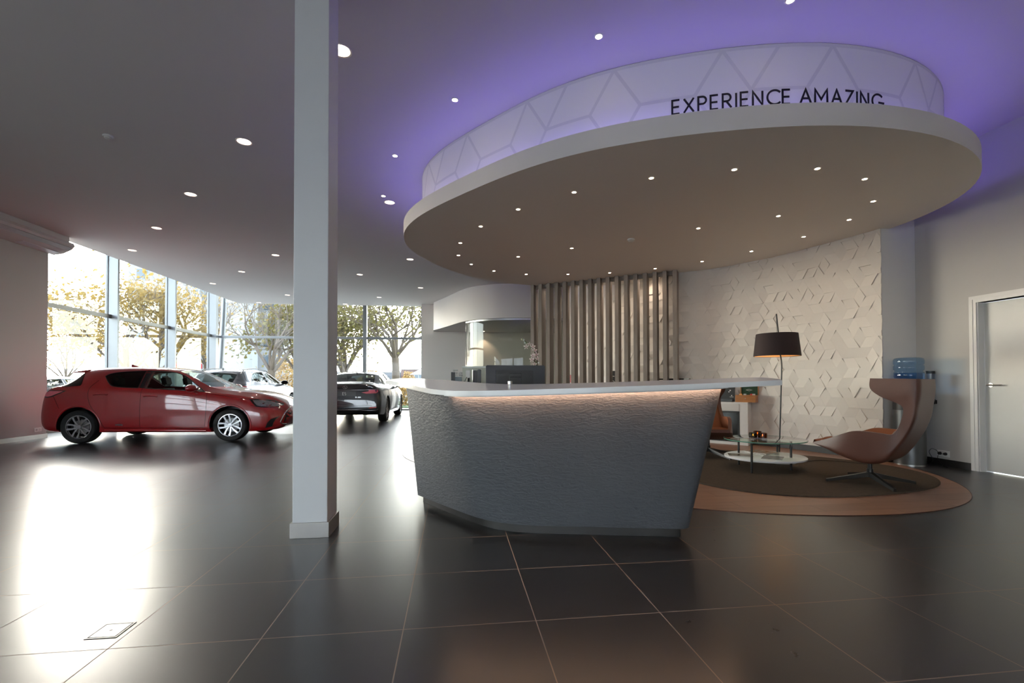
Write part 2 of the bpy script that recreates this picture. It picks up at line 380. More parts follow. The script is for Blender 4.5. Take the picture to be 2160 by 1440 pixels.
M_booklet = mat('dark_booklet', (0.02, 0.02, 0.022), 0.35)
M_redobj = mat('red_binder', (0.35, 0.01, 0.015), 0.4)
M_coolerbody = mat('cooler_steel', (0.10, 0.105, 0.11), 0.32, metal=0.7, var=0.05)
M_acwhite = mat('unit_white', (0.62, 0.60, 0.57), 0.45, var=0.02)
M_yellowleaf = mat('yellow_shrub', (0.22, 0.13, 0.03), 0.8, var=0.4, vs=8)
def leafmat(name, c0, c1):
    m, nt, b = nodes(name); L = nt.links.new; N = nt.nodes.new
    tc = N('ShaderNodeTexCoord'); n1 = N('ShaderNodeTexNoise'); n1.inputs['Scale'].default_value = 2.5; n1.inputs['Detail'].default_value = 5; L(tc.outputs['Object'], n1.inputs['Vector'])
    mx = N('ShaderNodeMix'); mx.data_type = 'RGBA'; mx.inputs[6].default_value = (*c0, 1); mx.inputs[7].default_value = (*c1, 1); L(n1.outputs['Fac'], mx.inputs[0])
    L(mx.outputs[2], b.inputs['Base Color']); b.inputs['Roughness'].default_value = 0.6
    tl = N('ShaderNodeBsdfTranslucent'); L(mx.outputs[2], tl.inputs[0]); ms = N('ShaderNodeMixShader'); ms.inputs[0].default_value = 0.45
    L(b.outputs[0], ms.inputs[1]); L(tl.outputs[0], ms.inputs[2]); L(ms.outputs[0], nt.nodes['Material Output'].inputs['Surface'])
    return m
M_leafgold = leafmat('golden_leaves', (0.10, 0.085, 0.025), (0.30, 0.19, 0.05))
M_leafolive = leafmat('olive_leaves', (0.06, 0.07, 0.02), (0.18, 0.14, 0.04))
# ================================================================== SETTING
CEIL = 4.08; AR = 6.35; AL = -8.15; BB = -6.5; CAN = 3.2
# floor (object turned into the building frame so that the tile joints run along a and b)
fl = struct('floor', boxm(-9.25, 6.5, -6.7, 18.95, -0.12, 0.0), M_floor, rz=TH)

# main ceiling with the holes of the large downlights
big = [(-1.006, 4.31), (-2.58, 6.10), (-4.14, 7.92), (-5.69, 9.73), (-7.19, 11.44), (-4.15, 11.49), (-5.67, 13.32), (-7.21, 15.02),
       (-5.64, 16.70), (-7.23, 18.40), (-1.06, 7.89), (-1.06, 11.51), (-2.59, 13.30), (-1.05, 14.96), (-2.61, 16.8), (-4.12, 18.40)]
small = [(1.24, 3.86), (2.61, 3.31), (0.01, 4.92), (-0.77, 6.24), (-1.12, 7.62)]
bm = bmesh.new(); box(bm, -8.05, 6.45, -6.6, 18.65, CEIL, CEIL + 0.2)
box(bm, -8.2, -8.05, -6.6, 10.57, CEIL, CEIL + 0.2)
bmesh.ops.remove_doubles(bm, verts=bm.verts[:], dist=1e-5)
bm2 = bmesh.new(); box(bm2, -8.2, 6.45, -6.6, 10.57, CEIL, CEIL + 0.2); box(bm2, -8.05, 6.45, 10.57, 18.65, CEIL, CEIL + 0.2)
# one clean slab outline
bm.free(); bm2.free(); bm = bmesh.new()
prism(bm, [(-8.2, -6.6), (6.45, -6.6), (6.45, 18.65), (-8.05, 18.65), (-8.05, 10.57), (-8.2, 10.57)], CEIL, CEIL + 0.2); fixn(bm)
ceil = struct('ceiling', bm, M_ceil, rz=TH)
bm = bmesh.new()
for a, b in big: lathe(bm, [(0.082, CEIL - 0.05), (0.082, CEIL + 0.09)], 32, (a, b, 0))
fixn(bm); cut = obj('cutter', bm, None, rz=TH)
def boolean(o, c, op='DIFFERENCE'):
    md = o.modifiers.new('b', 'BOOLEAN'); md.object = c; md.operation = op; md.solver = 'EXACT'
    bpy.context.view_layer.update()
    dg = bpy.context.evaluated_depsgraph_get()
    me = bpy.data.meshes.new_from_object(o.evaluated_get(dg)); old = o.data; o.modifiers.clear(); o.data = me; me.name = old.name
def drop(o): bpy.data.objects.remove(o, do_unlink=True)
boolean(ceil, cut); drop(cut)
struct('roof', abm(-9.3, 6.6, -6.8, 19.1, 4.95, 5.15), M_greybld)

# right wall with the door opening
DB1, DB0, DZ = 4.955, 3.98, 2.06
bm = bmesh.new()
abbox(bm, AR, AR + 0.2, DB1, 18.3, 0, CEIL); abbox(bm, AR, AR + 0.2, BB, DB0, 0, CEIL); abbox(bm, AR, AR + 0.2, DB0, DB1, DZ, CEIL)
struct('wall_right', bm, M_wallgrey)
struct('wall_pier', abm(5.83, AR - 0.001, 5.715, 6.3, 0, CAN + 0.16), M_white)
bm = bmesh.new()
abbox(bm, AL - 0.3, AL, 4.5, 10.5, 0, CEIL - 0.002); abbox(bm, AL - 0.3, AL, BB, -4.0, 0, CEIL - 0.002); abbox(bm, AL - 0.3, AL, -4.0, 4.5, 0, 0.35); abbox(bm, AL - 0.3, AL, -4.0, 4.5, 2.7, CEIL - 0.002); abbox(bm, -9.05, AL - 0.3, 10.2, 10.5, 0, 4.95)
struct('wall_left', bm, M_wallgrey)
bm = bmesh.new(); abbox(bm, AL, AL + 0.014, BB, 10.5, 0, 0.085); abbox(bm, AL - 0.3, AL + 0.014, 10.5, 10.512, 0, 0.085); struct('baseboard_left', bm, M_plinth)
bm = bmesh.new(); abbox(bm, AR - 0.014, AR - 0.0005, 5.035, 5.715, 0, 0.085); abbox(bm, AR - 0.014, AR - 0.0005, BB, 3.9, 0, 0.085); abbox(bm, 5.83, AR - 0.014, 5.7, 5.7145, 0, 0.085); struct('baseboard_right', bm, M_skirt)
# back wall with pier beside the far glass
bm = bmesh.new(); abbox(bm, -1.23, AR, 18.12, 18.95, 0, 4.95)
struct('wall_back', bm, M_wall)
# rear of the showroom (behind the camera): solid wall over a glass front
bm = bmesh.new(); abbox(bm, AL - 0.3, AR + 0.2, BB - 0.15, BB, 2.9, 4.95); abbox(bm, 0.8, AR + 0.2, BB - 0.15, BB, 0, 2.9)
struct('wall_rear', bm, M_wall)
bm = bmesh.new()
for i in range(6):
    a = -8.1 + i * 1.772
    abbox(bm, a - 0.04, a + 0.04, BB - 0.12, BB, 0, 2.9)
abbox(bm, -8.1, 0.8, BB - 0.12, BB, 0, 0.08)
wr = struct('window_1', bm, M_alu)
obj('pane', abm(-8.1, 0.8, BB - 0.07, BB - 0.055, 0.08, 2.9), M_glass, wr)

w8 = empty('window_8'); w8['kind'] = 'structure'
bm = bmesh.new()
for b_ in (-4.0, -2.6, -1.2, 0.2, 1.6, 3.0, 4.42): abbox(bm, AL - 0.22, AL - 0.1, b_, b_ + 0.08, 0.35, 2.7)
for z_ in (1.05, 1.75, 2.3): abbox(bm, AL - 0.2, AL - 0.12, -3.99, 4.49, z_, z_ + 0.07)
abbox(bm, AL - 0.22, AL - 0.1, -4.0, 4.5, 0.35, 0.42); abbox(bm, AL - 0.22, AL - 0.1, -4.0, 4.5, 2.63, 2.7); obj('frame', bm, M_alu, w8)
obj('pane', abm(AL - 0.17, AL - 0.155, -3.9, 4.4, 0.42, 2.63), M_glass, w8)

# curved bulkhead with its low soffit
bk = [(-2.93, 17.42), (-2.36, 16.43), (-1.66, 15.12), (-1.23, 14.56), (-0.72, 14.24), (-0.28, 14.12), (0.5, 14.08), (1.4, 14.2), (2.6, 14.5), (4.4, 15.0)]
bkc = cat([(x, y, 0) for x, y in bk], 8)
bm = bmesh.new()
outl = [(p.x, p.y) for p in bkc] + [(W(AR - 0.01, 15.2).x, W(AR - 0.01, 15.2).y), (W(AR - 0.01, 18.11).x, W(AR - 0.01, 18.11).y), (W(-0.78, 18.11).x, W(-0.78, 18.11).y)]
prism(bm, outl, 3.04, CEIL - 0.001); fixn(bm)
struct('bulkhead', bm, M_wall, smooth=30)
# curved glass partition under it
gp = [p for p in bkc if p.x > -1.56]
def wallstrip(pts, z0, z1, th, mat=0):
    bm = bmesh.new(); n = len(pts); L, R_ = [], []
    for i, p in enumerate(pts):
        d = (pts[min(i + 1, n - 1)] - pts[max(i - 1, 0)]); d.z = 0; d.normalize(); nn = Vector((-d.y, d.x, 0)) * th
        L.append((p.x + nn.x, p.y + nn.y)); R_.append((p.x, p.y))
    prism(bm, L + R_[::-1], z0, z1); return fixn(bm)
gin = []
n = len(gp)
for i, p in enumerate(gp):
    d = (gp[min(i + 1, n - 1)] - gp[max(i - 1, 0)]); d.z = 0; d.normalize(); gin.append(p + Vector((-d.y, d.x, 0)) * 0.06)
w2 = empty('glass_partition', (0, 0, 0)); w2['kind'] = 'structure'
obj('pane', wallstrip(gin, 0.0, 2.985, 0.012), M_pglass, w2, smooth=40)
obj('top_track', wallstrip(gin, 2.985, 3.038, 0.03), M_steel, w2, smooth=40)

# textured relief wall following the ellipse of the canopy
pw = [(1.30, 11.15), (1.80, 10.72), (2.25, 10.25), (2.72, 9.68), (3.216, 9.03), (3.79, 8.637), (4.18, 8.178), (4.44, 7.84), (4.858, 6.97), (5.078, 6.387)]
pwc = cat([(x, y, 0) for x, y in pw], 14)
cum = [0]
for p, q in zip(pwc, pwc[1:]): cum.append(cum[-1] + (q - p).length)
PL = cum[-1]
def along(s):
    s = max(0, min(PL, s)); i = min(max(int(np.searchsorted(cum, s)) - 1, 0), len(pwc) - 2)
    t = (s - cum[i]) / max(1e-9, cum[i + 1] - cum[i]); p = pwc[i].lerp(pwc[i + 1], t)
    d = (pwc[min(i + 2, len(pwc) - 1)] - pwc[max(i - 1, 0)]).normalized()
    return p, Vector((d.y, -d.x, 0))        # point, normal towards the lounge
bm = wallstrip(pwc, 0, CAN + 0.36, 0.14)
struct('wall_relief_backing', bm, M_white, smooth=30)
def relief():
    bm = bmesh.new(); sd = 0.166; h = sd * math.sqrt(3) / 2; rnd = random.Random(3)
    z0, z1 = 0.1, CAN + 0.35
    def put(poly, hs):
        P = list(zip(poly, hs)); base = 0.004
        # clip against z0..z1 and 0..PL
        def clip(P, ax, lim, sgn):
            out = []
            for (p, hp), (q, hq) in zip(P, P[1:] + P[:1]):
                ip, iq = sgn * (p[ax] - lim) >= 0, sgn * (q[ax] - lim) >= 0
                if ip: out.append((p, hp))
                if ip != iq:
                    t = (lim - p[ax]) / (q[ax] - p[ax]); out.append(((p[0] + (q[0] - p[0]) * t, p[1] + (q[1] - p[1]) * t), hp + (hq - hp) * t))
            return out
        for ax, lim, sg in ((1, z0, 1), (1, z1, -1), (0, 0.0, 1), (0, PL, -1)):
            if P: P = clip(P, ax, lim, sg)
        if len(P) < 3: return
        top = []; bot = []
        for (s, z), hh in P:
            p, nn = along(s)
            a = p + nn * (base + hh); c = p + nn * 0.0005
            top.append(bm.verts.new((a.x, a.y, z))); bot.append(bm.verts.new((c.x, c.y, z)))
        try: bm.faces.new(top)
        except ValueError: return
        m = len(top)
        for i in range(m): bm.faces.new((bot[i], bot[(i + 1) % m], top[(i + 1) % m], top[i]))
    D = 0.0165
    nc = int(PL / (1.5 * sd)) + 3; nr = int(z1 / (2 * h)) + 3
    for ci in range(-1, nc):
        for ri in range(-1, nr):
            cx = ci * 1.5 * sd; cz = ri * 2 * h + (h if ci % 2 else 0)
            V = [(cx + sd * math.cos(math.radians(60 * k)), cz + sd * math.sin(math.radians(60 * k))) for k in range(6)]
            C = (cx, cz); o = ((ci * 2 + ri) % 3 + (1 if rnd.random() < 0.2 else 0)) % 2
            for k in range(3):
                i0 = (2 * k + o) % 6
                q = [C, V[i0], V[(i0 + 1) % 6], V[(i0 + 2) % 6]]
                pat = [(D, D, 0, 0), (0, D, D, 0), (0, 0, D, D)][(k + ci + ri) % 3]
                put(q, pat)
    return fixn(bm)
M_relief = mat('relief_wall_plaster', (0.66, 0.62, 0.575), 0.6, var=0.02, vs=2, bump=0.04, bs=120)
struct('wall_relief', relief(), M_relief)
bm = bmesh.new()
inn = []
for i in range(70):
    p, nn = along(PL * i / 69); inn.append((p + nn * 0.0145))
for i in range(69):
    pass
L1 = [(p.x, p.y) for p in inn]; L2 = []
for i in range(70):
    p, nn = along(PL * i / 69); q = p + nn * 0.001; L2.append((q.x, q.y))
prism(bm, L1 + L2[::-1], 0.0, 0.099); fixn(bm)
struct('baseboard_relief', bm, M_skirt, smooth=30)

# door in the right wall
dr = empty('door_1', W(AR, DB1)); dr['kind'] = 'structure'; dr.rotation_euler = (0, 0, TH)
def dbox(*a, bev=0.0): return boxm(*a, bev=bev)
wdt = DB1 - DB0
bm = bmesh.new()
box(bm, -0.014, 0.1, 0.0, 0.075, 0, DZ + 0.075); box(bm, -0.014, 0.1, -wdt - 0.075, -wdt, 0, DZ + 0.075); box(bm, -0.014, 0.1, -wdt, 0, DZ, DZ + 0.075)
box(bm, -0.02, -0.014, 0.035, 0.075, 0, DZ + 0.075); box(bm, -0.02, -0.014, -wdt - 0.075, 0.075, DZ + 0.04, DZ + 0.08)
obj('frame', bm, M_white, dr)
obj('leaf', dbox(0.085, 0.125, -wdt + 0.012, -0.012, 0.008, DZ - 0.01, bev=0.003), mat('door_white', (0.62, 0.62, 0.6), 0.45, var=0.02), dr)
bm = bmesh.new(); box(bm, 0.0, 0.085, -0.0115, -0.0005, 0, DZ - 0.001); obj('stop', bm, M_white, dr)
bm = bmesh.new()
lathe(bm, [(0.026, 0), (0.026, 0.008)], 24, M=Matrix.Translation((0.085, -0.075, 1.052)) @ Matrix.Rotation(-PI / 2, 4, 'Y'))
tube(bm, [(0.085, -0.075, 1.052), (0.035, -0.075, 1.052)], 0.009)
tube(bm, [(0.04, -0.062, 1.052), (0.04, -0.215, 1.052)], 0.010)
obj('handle', bm, M_steel, dr, smooth=40)

# glass fronts -----------------------------------------------------------------
def window_bay(name, a0, a1, b0, b1):
    """one bay: frame (mullion at its far end, transom, sill) and panes"""
    w = empty(name, (0, 0, 0)); w['kind'] = 'structure'
    return w
AG = -9.0; BG = 18.8
mull = [13.40, 15.95, 18.46]
b0 = 10.5
for i, bmul in enumerate(mull):
    w = empty('window_%d' % (i + 2)); w['kind'] = 'structure'
    last = i == 2
    bm = bmesh.new()
    d = 0.24 if not last else 0.26
    abbox(bm, AG + 0.012, AG + d, bmul, bmul + (0.07 if not last else 0.16), 0.0, 4.95)
    abbox(bm, AG - 0.05, AG + 0.012, bmul - 0.02, bmul + 0.09, 0.0, 4.95)
    obj('mullion', bm, M_alu, w)
    obj('transom', abm(AG + 0.03, AG + 0.10, b0, bmul + 0.0, 2.79, 2.885, bev=0.006), M_alugrey, w)
    obj('sill', abm(AG - 0.06, AG + 0.16, b0, bmul - 0.001, 0, 0.07), M_alugrey, w)
    bm = bmesh.new(); abbox(bm, AG - 0.012, AG + 0.005, b0 + 0.01, bmul - 0.02, 0.07, 2.83); abbox(bm, AG - 0.012, AG + 0.005, b0 + 0.01, bmul - 0.02, 2.845, 4.94)
    obj('pane', bm, M_glass, w)
    b0 = bmul + 0.09
far = [AG, -5.55, -3.46, -1.235]
for i in range(3):
    w = empty('window_%d' % (i + 5)); w['kind'] = 'structure'
    x0, x1 = far[i] + (0.0 if i == 0 else 0.05), far[i + 1]
    if i < 2: obj('mullion', abm(x1 - 0.05, x1 + 0.09, BG - 0.16, BG + 0.06, 0, 4.95), M_alu, w)
    else: obj('mullion', abm(x1 - 0.05, x1 + 0.004, BG - 0.1, BG + 0.06, 0, 4.95), M_alu, w)
    obj('transom', abm(x0 + 0.04, x1 - 0.051, BG - 0.09, BG - 0.02, 2.775, 2.865, bev=0.006), M_alu, w)
    obj('sill', abm(x0 + 0.04, x1 - 0.051, BG - 0.12, BG + 0.06, 0, 0.05), M_alugrey, w)
    bm = bmesh.new(); abbox(bm, x0 + 0.04, x1 - 0.051, BG - 0.005, BG + 0.012, 0.05, 2.82); abbox(bm, x0 + 0.04, x1 - 0.051, BG - 0.005, BG + 0.012, 2.835, 4.94)
    obj('pane', bm, M_glass, w)
# column
struct('column', abm(-1.136, -0.898, 3.483, 3.755, 0.0, CEIL, bev=0.004), M_column)
struct('column_skirting', abm(-1.150, -0.884, 3.469, 3.769, 0.0, 0.108, bev=0.002), M_plinth)
# leaning steel post outside the corner
bm = bmesh.new(); p0 = HB(464, 795, 19.35); p1 = HB(474, 625, 19.35)
d_ = (p1 - p0); tube(bm, [p0 - d_ * 0.75, p1 + d_ * 0.6], 0.1, 16)
struct('column_leaning', bm, M_alu, smooth=40)
# upper fascia left and front so that no light leaks over the ceiling
bm = bmesh.new(); abbox(bm, AR + 0.001, AR + 0.2, BB, 18.3, CEIL + 0.2, 4.95); abbox(bm, AL - 0.3, AL, BB, 10.2, CEIL + 0.2, 4.95); struct('wall_upper', bm, M_wall)

# wooden ellipse in the floor ----------------------------------------------------
CC = np.array([1.9, 6.95])
def fourier(pts, order, lam):
    p = np.array(pts) - CC; th = np.arctan2(p[:, 1], p[:, 0]); r = np.hypot(p[:, 0], p[:, 1])
    cols = [np.ones_like(th)]; reg = [0.0]
    for k in range(1, order + 1): cols += [np.cos(k * th), np.sin(k * th)]; reg += [lam * k ** 4] * 2
    A = np.array(cols).T; co = np.linalg.solve(A.T @ A + np.diag(reg), A.T @ r)
    def f(t):
        s = co[0]
        for k in range(1, order + 1): s += co[2 * k - 1] * math.cos(k * t) + co[2 * k] * math.sin(k * t)
        return s
    return f
crop = [(20, 735), (60, 655), (200, 585), (360, 510), (600, 437), (720, 412), (840, 391), (1020, 363), (1200, 346), (1400, 338), (1640, 339), (1800, 356), (1900, 385), (1990, 432), (2008, 470), (1990, 540), (1940, 585), (1860, 622)]
pc = [(840 + x / 1.6364, 60 + y / 1.6364) for x, y in crop] + [(852, 490), (870, 527), (920, 558), (1000, 585), (1060, 596), (1117, 601), (1876, 482)]
pts = [tuple(AZ(u, v, CAN)[:2]) for u, v in pc] + [(1.5, 10.22), (2.6, 9.95), (3.6, 9.25), (4.4, 8.35), (4.95, 7.35)]
fcan = fourier(pts, 7, 2e-5)
def canring(off, n=160): return [(CC[0] + (fcan(2 * PI * i / n) - off) * math.cos(2 * PI * i / n), CC[1] + (fcan(2 * PI * i / n) - off) * math.sin(2 * PI * i / n)) for i in range(n)]
wp = [(850, 955), (858.9, 945.5), (870, 941.8), (856, 964), (874.4, 975.5), (1474, 1073), (1550, 1082), (1744, 1085.7), (1865, 1085.5), (1970, 1080.5), (2045, 1063), (2052.6, 1053), (2047, 1042), (2025, 1025), (1990, 1008), (1950, 993), (1900, 980)]
wpts = [tuple(G(u, v)[:2]) for u, v in wp] + [(-1.1, 9.0), (0.3, 10.1), (1.5, 10.22), (2.6, 9.95), (3.6, 9.25), (4.4, 8.35), (4.95, 7.35), (-0.3, 5.35), (0.6, 4.62)]
fw = fourier(wpts, 7, 2e-5)
def woodring(off, n=160): return [(CC[0] + (fw(2 * PI * i / n) - off) * math.cos(2 * PI * i / n), CC[1] + (fw(2 * PI * i / n) - off) * math.sin(2 * PI * i / n)) for i in range(n)]
bm = bmesh.new(); prism(bm, woodring(0.006), 0.0, 0.004); fixn(bm)
struct('floor_wood_inlay', bm, M_parquet)
bm = bmesh.new(); o_, i_ = woodring(0.0), woodring(0.0058)
lo = [bm.verts.new((x, y, 0.005)) for x, y in o_]; hi = [bm.verts.new((x, y, 0.005)) for x, y in i_]; lb = [bm.verts.new((x, y, 0.0)) for x, y in o_]; hb = [bm.verts.new((x, y, 0.0)) for x, y in i_]
for i in range(160):
    j = (i + 1) % 160; bm.faces.new((lo[i], lo[j], hi[j], hi[i])); bm.faces.new((lb[i], lb[j], lo[j], lo[i])); bm.faces.new((hi[i], hi[j], hb[j], hb[i])); bm.faces.new((hb[i], hb[j], lb[j], lb[i]))
fixn(bm); struct('trim_1', bm, mat('bronze_edge', (0.10, 0.035, 0.02), 0.4, metal=0.4))

# ================================================================== CEILING CANOPY
ORD = ['first', 'second', 'third', 'fourth', 'fifth', 'sixth', 'seventh', 'eighth', 'ninth', 'tenth', 'eleventh', 'twelfth', 'thirteenth', 'fourteenth', 'fifteenth', 'sixteenth', 'seventeenth', 'eighteenth', 'nineteenth', 'twentieth', 'twenty-first']
can = empty('ceiling_canopy', (CC[0], CC[1], CAN))
tag(can, 'large suspended white oval ceiling canopy with violet cove light above the reception and lounge', 'ceiling canopy')
def loc_(o, p): o.parent = p; o.matrix_parent_inverse = Matrix.Translation(-p.location)
RT = 3.392; DO = 0.27
bm = bmesh.new(); r0, r1, r2 = canring(0.0), canring(0.035), canring(DO - 0.002)
def ringv(r, z): return [bm.verts.new((x, y, z)) for x, y in r]
A0, A1, A2, A3, A4 = ringv(r0, CAN), ringv(r0, RT), ringv(r1, RT), ringv(r1, CAN + 0.06), ringv(r2, CAN + 0.06)
n = 160
for a, b in ((A0, A1), (A1, A2), (A2, A3), (A3, A4)):
    for i in range(n): bm.faces.new((a[i], a[(i + 1) % n], b[(i + 1) % n], b[i]))
o = obj('rim', fixn(bm), M_canopy, smooth=35); loc_(o, can)
bm = bmesh.new(); bot = [bm.verts.new((x, y, CAN)) for x, y in canring(0.0005)]; bm.faces.new(bot[::-1])
top = [bm.verts.new((x, y, CAN + 0.058)) for x, y in canring(0.0005)]; bm.faces.new(top)
for i in range(n): bm.faces.new((bot[i], bot[(i + 1) % n], top[(i + 1) % n], top[i]))
o = obj('soffit', fixn(bm), M_canopy); loc_(o, can)
bm = bmesh.new(); a = [bm.verts.new((x, y, CAN + 0.06)) for x, y in canring(DO)]; b = [bm.verts.new((x, y, CEIL - 0.002)) for x, y in canring(DO)]
for i in range(n): bm.faces.new((a[i], a[(i + 1) % n], b[(i + 1) % n], b[i]))
drum = obj('drum', fixn(bm), M_drum, smooth=60); loc_(drum, can)
bm = bmesh.new(); z = RT - 0.012
q = [ringv(canring(DO - 0.014), z), ringv(canring(DO - 0.034), z), ringv(canring(DO - 0.034), z - 0.012), ringv(canring(DO - 0.014), z - 0.012)]
for a, b in zip(q, q[1:] + q[:1]):
    for i in range(n): bm.faces.new((a[i], a[(i + 1) % n], b[(i + 1) % n], b[i]))
o = obj('cove_light', fixn(bm), M_cove); loc_(o, can); o['label'] = 'violet light strip in the cove behind the rim'

# stroke lettering ------------------------------------------------------------------
def arc(cx, cy, rx, ry, a0, a1, n=14): return [(cx + rx * math.cos(math.radians(a0 + (a1 - a0) * i / n)), cy + ry * math.sin(math.radians(a0 + (a1 - a0) * i / n))) for i in range(n + 1)]
GL = {'E': (0.58, [[(0.5, 0), (0, 0), (0, 1), (0.5, 1)], [(0, 0.5), (0.46, 0.5)]]), 'X': (0.74, [[(0, 0), (0.66, 1)], [(0, 1), (0.66, 0)]]),
      'P': (0.60, [[(0, 0), (0, 1), (0.28, 1)] + arc(0.28, 0.74, 0.25, 0.26, 90, -90) + [(0, 0.48)]]), 'R': (0.64, [[(0, 0), (0, 1), (0.28, 1)] + arc(0.28, 0.74, 0.25, 0.26, 90, -90) + [(0, 0.48)], [(0.25, 0.48), (0.58, 0)]]),
      'I': (0.10, [[(0.03, 0), (0.03, 1)]]), 'N': (0.74, [[(0, 0), (0, 1), (0.64, 0), (0.64, 1)]]), 'C': (0.80, [arc(0.5, 0.5, 0.5, 0.5, 42, 318, 24)]),
      'A': (0.80, [[(0, 0), (0.38, 1), (0.76, 0)], [(0.14, 0.36), (0.62, 0.36)]]), 'M': (0.98, [[(0, 0), (0.02, 1), (0.45, 0.3), (0.88, 1), (0.9, 0)]]), 'Z': (0.66, [[(0.02, 1), (0.6, 1), (0, 0), (0.62, 0)]]),
      'G': (0.92, [arc(0.5, 0.5, 0.5, 0.5, 42, 350, 24) + [(0.55, 0.42)]]), ' ': (0.30, []), 'S': (0.56, [arc(0.25, 0.75, 0.23, 0.25, 50, 270, 14) + arc(0.25, 0.25, 0.25, 0.25, 90, -130, 14)]),
      'L': (0.5, [[(0, 1), (0, 0), (0.45, 0)]]), 'U': (0.66, [[(0, 1), (0, 0.3)] + arc(0.28, 0.3, 0.28, 0.3, 180, 360, 12) + [(0.56, 1)]]), 'D': (0.72, [[(0, 0), (0, 1), (0.2, 1)] + arc(0.2, 0.5, 0.46, 0.5, 90, -90, 14) + [(0, 0)]]),
      'H': (0.7, [[(0, 0), (0, 1)], [(0.6, 0), (0.6, 1)], [(0, 0.5), (0.6, 0.5)]]), 'Y': (0.66, [[(0, 1), (0.3, 0.5), (0.6, 1)], [(0.3, 0.5), (0.3, 0)]]), 'B': (0.6, [[(0, 0), (0, 1), (0.25, 1)] + arc(0.25, 0.75, 0.22, 0.25, 90, -90, 8) + arc(0.25, 0.25, 0.26, 0.25, 90, -90, 8) + [(0, 0)], [(0, 0.5), (0.25, 0.5)]]),
      '3': (0.55, [arc(0.22, 0.75, 0.24, 0.25, 130, -90, 10) + arc(0.22, 0.25, 0.27, 0.25, 90, -130, 10)]), '0': (0.62, [arc(0.27, 0.5, 0.27, 0.5, 0, 360, 20)]), 'h': (0.5, [[(0, 1), (0, 0)], [(0, 0.35)] + arc(0.2, 0.35, 0.2, 0.25, 180, 0, 8) + [(0.4, 0)]]),
      'T': (0.6, [[(0, 1), (0.56, 1)], [(0.28, 1), (0.28, 0)]]), 'O': (1.0, [arc(0.5, 0.5, 0.48, 0.5, 0, 360, 24)]), 'W': (0.95, [[(0, 1), (0.22, 0), (0.44, 0.8), (0.66, 0), (0.88, 1)]]), 'V': (0.7, [[(0, 1), (0.32, 0), (0.64, 1)]])}
def strokes(bm, text, size, th, fmap, gap=0.24, depth=None):
    """fmap(u, v, d) -> Vector: u along, v up (m), d = depth off the surface"""
    x = 0.0; hw = th / 2; d0, d1 = (0.0005, 0.004) if depth is None else depth
    for ch in text:
        w, ss = GL[ch]
        for pl in ss:
            P = [Vector((x + px * size, py * size)) for px, py in pl]
            dense = []
            for p, q in zip(P, P[1:]):
                k = max(1, int((q - p).length / 0.06)); dense += [p.lerp(q, i / k) for i in range(k)]
            dense.append(P[-1]); dense = [q for i, q in enumerate(dense) if i == 0 or (q - dense[i - 1]).length > 1e-5]; m = len(dense); L_, R_ = [], []
            for i, p in enumerate(dense):
                d_in = (dense[i] - dense[i - 1]).normalized() if i > 0 else (dense[1] - dense[0]).normalized()
                d_out = (dense[i + 1] - dense[i]).normalized() if i < m - 1 else d_in
                t = d_in + d_out
                if t.length < 0.2: t = d_out
                t.normalize(); nn = Vector((-t.y, t.x)); k = hw / max(0.45, abs(nn.dot(Vector((-d_out.y, d_out.x)))))
                e = d_in * hw * 0 
                L_.append(p + nn * k); R_.append(p - nn * k)
            vs = [[bm.verts.new(fmap(q.x, q.y, dd)) for q in (L_[i], R_[i]) for dd in (d0, d1)] for i in range(m)]
            for a, b in zip(vs, vs[1:]):
                bm.faces.new((a[1], a[3], b[3], b[1])); bm.faces.new((a[0], a[1], b[1], b[0])); bm.faces.new((a[3], a[2], b[2], b[3]))
            for a in (vs[0], vs[-1]): bm.faces.new((a[0], a[1], a[3], a[2]))
        x += (w + gap) * size
    return x
# arc length table of the drum outline, counted from the left end along the front
dr_pts = [Vector((x, y, 0)) for x, y in canring(DO, 1440)]
st_i = 720
seqp = [dr_pts[(st_i + i) % 1440] for i in range(1441)]; dcum = [0.0]
for p, q in zip(seqp, seqp[1:]): dcum.append(dcum[-1] + (q - p).length)
def drum_at(s, z, d):
    s = s % dcum[-1]; i = min(int(np.searchsorted(dcum, s)), 1440); i = max(i, 1)
    t = (s - dcum[i - 1]) / (dcum[i] - dcum[i - 1]); p = seqp[i - 1].lerp(seqp[i], t)
    tg = (seqp[min(i + 3, 1440)] - seqp[max(i - 4, 0)]).normalized(); nn = Vector((tg.y, -tg.x, 0))
    return Vector((p.x + nn.x * d, p.y + nn.y * d, z))
def s_of_u(u):
    best = None
    for i in range(0, 1441, 2):
        p = seqp[i]
        if p.y > 8: continue
        r_ = ray(u, 250); t_ = p.y / r_.y; e = abs(r_.x * t_ - p.x)
        nn = seqp[min(i + 3, 1440)] - seqp[max(i - 4, 0)]
        front = (nn.y * (0 - p.x) - nn.x * (0 - p.y)) > 0
        if front and (best is None or e < best[0]): best = (e, dcum[i])
    return best[1]
sL, sR = s_of_u(1417), s_of_u(1864)
TXT = 'EXPERIENCE AMAZING'
tw = sum(GL[c][0] + 0.235 for c in TXT if c != ' ') + 0.40 - 0.235
zE = AY(1417, 213, drum_at(sL, 0, 0).y).z; zE0 = AY(1417, 241, drum_at(sL, 0, 0).y).z
LH = 0.125; base_z = zE - LH
bm = bmesh.new(); sc_ = (sR - sL) / (tw * LH)
u0_ = 0.0
for word in ('EXPERIENCE', 'AMAZING'):
    bm = bmesh.new() if u0_ else bm
    adv = strokes(bm, word, LH, 0.0165, lambda u, v, d, u0_=u0_: drum_at(sL + (u0_ + u) * sc_, base_z + v, d), gap=0.235)
    o = obj('lettering', fixn(bm), M_letter, drum); o['label'] = 'black lettering reading ' + word
    u0_ += adv + 0.40 * LH
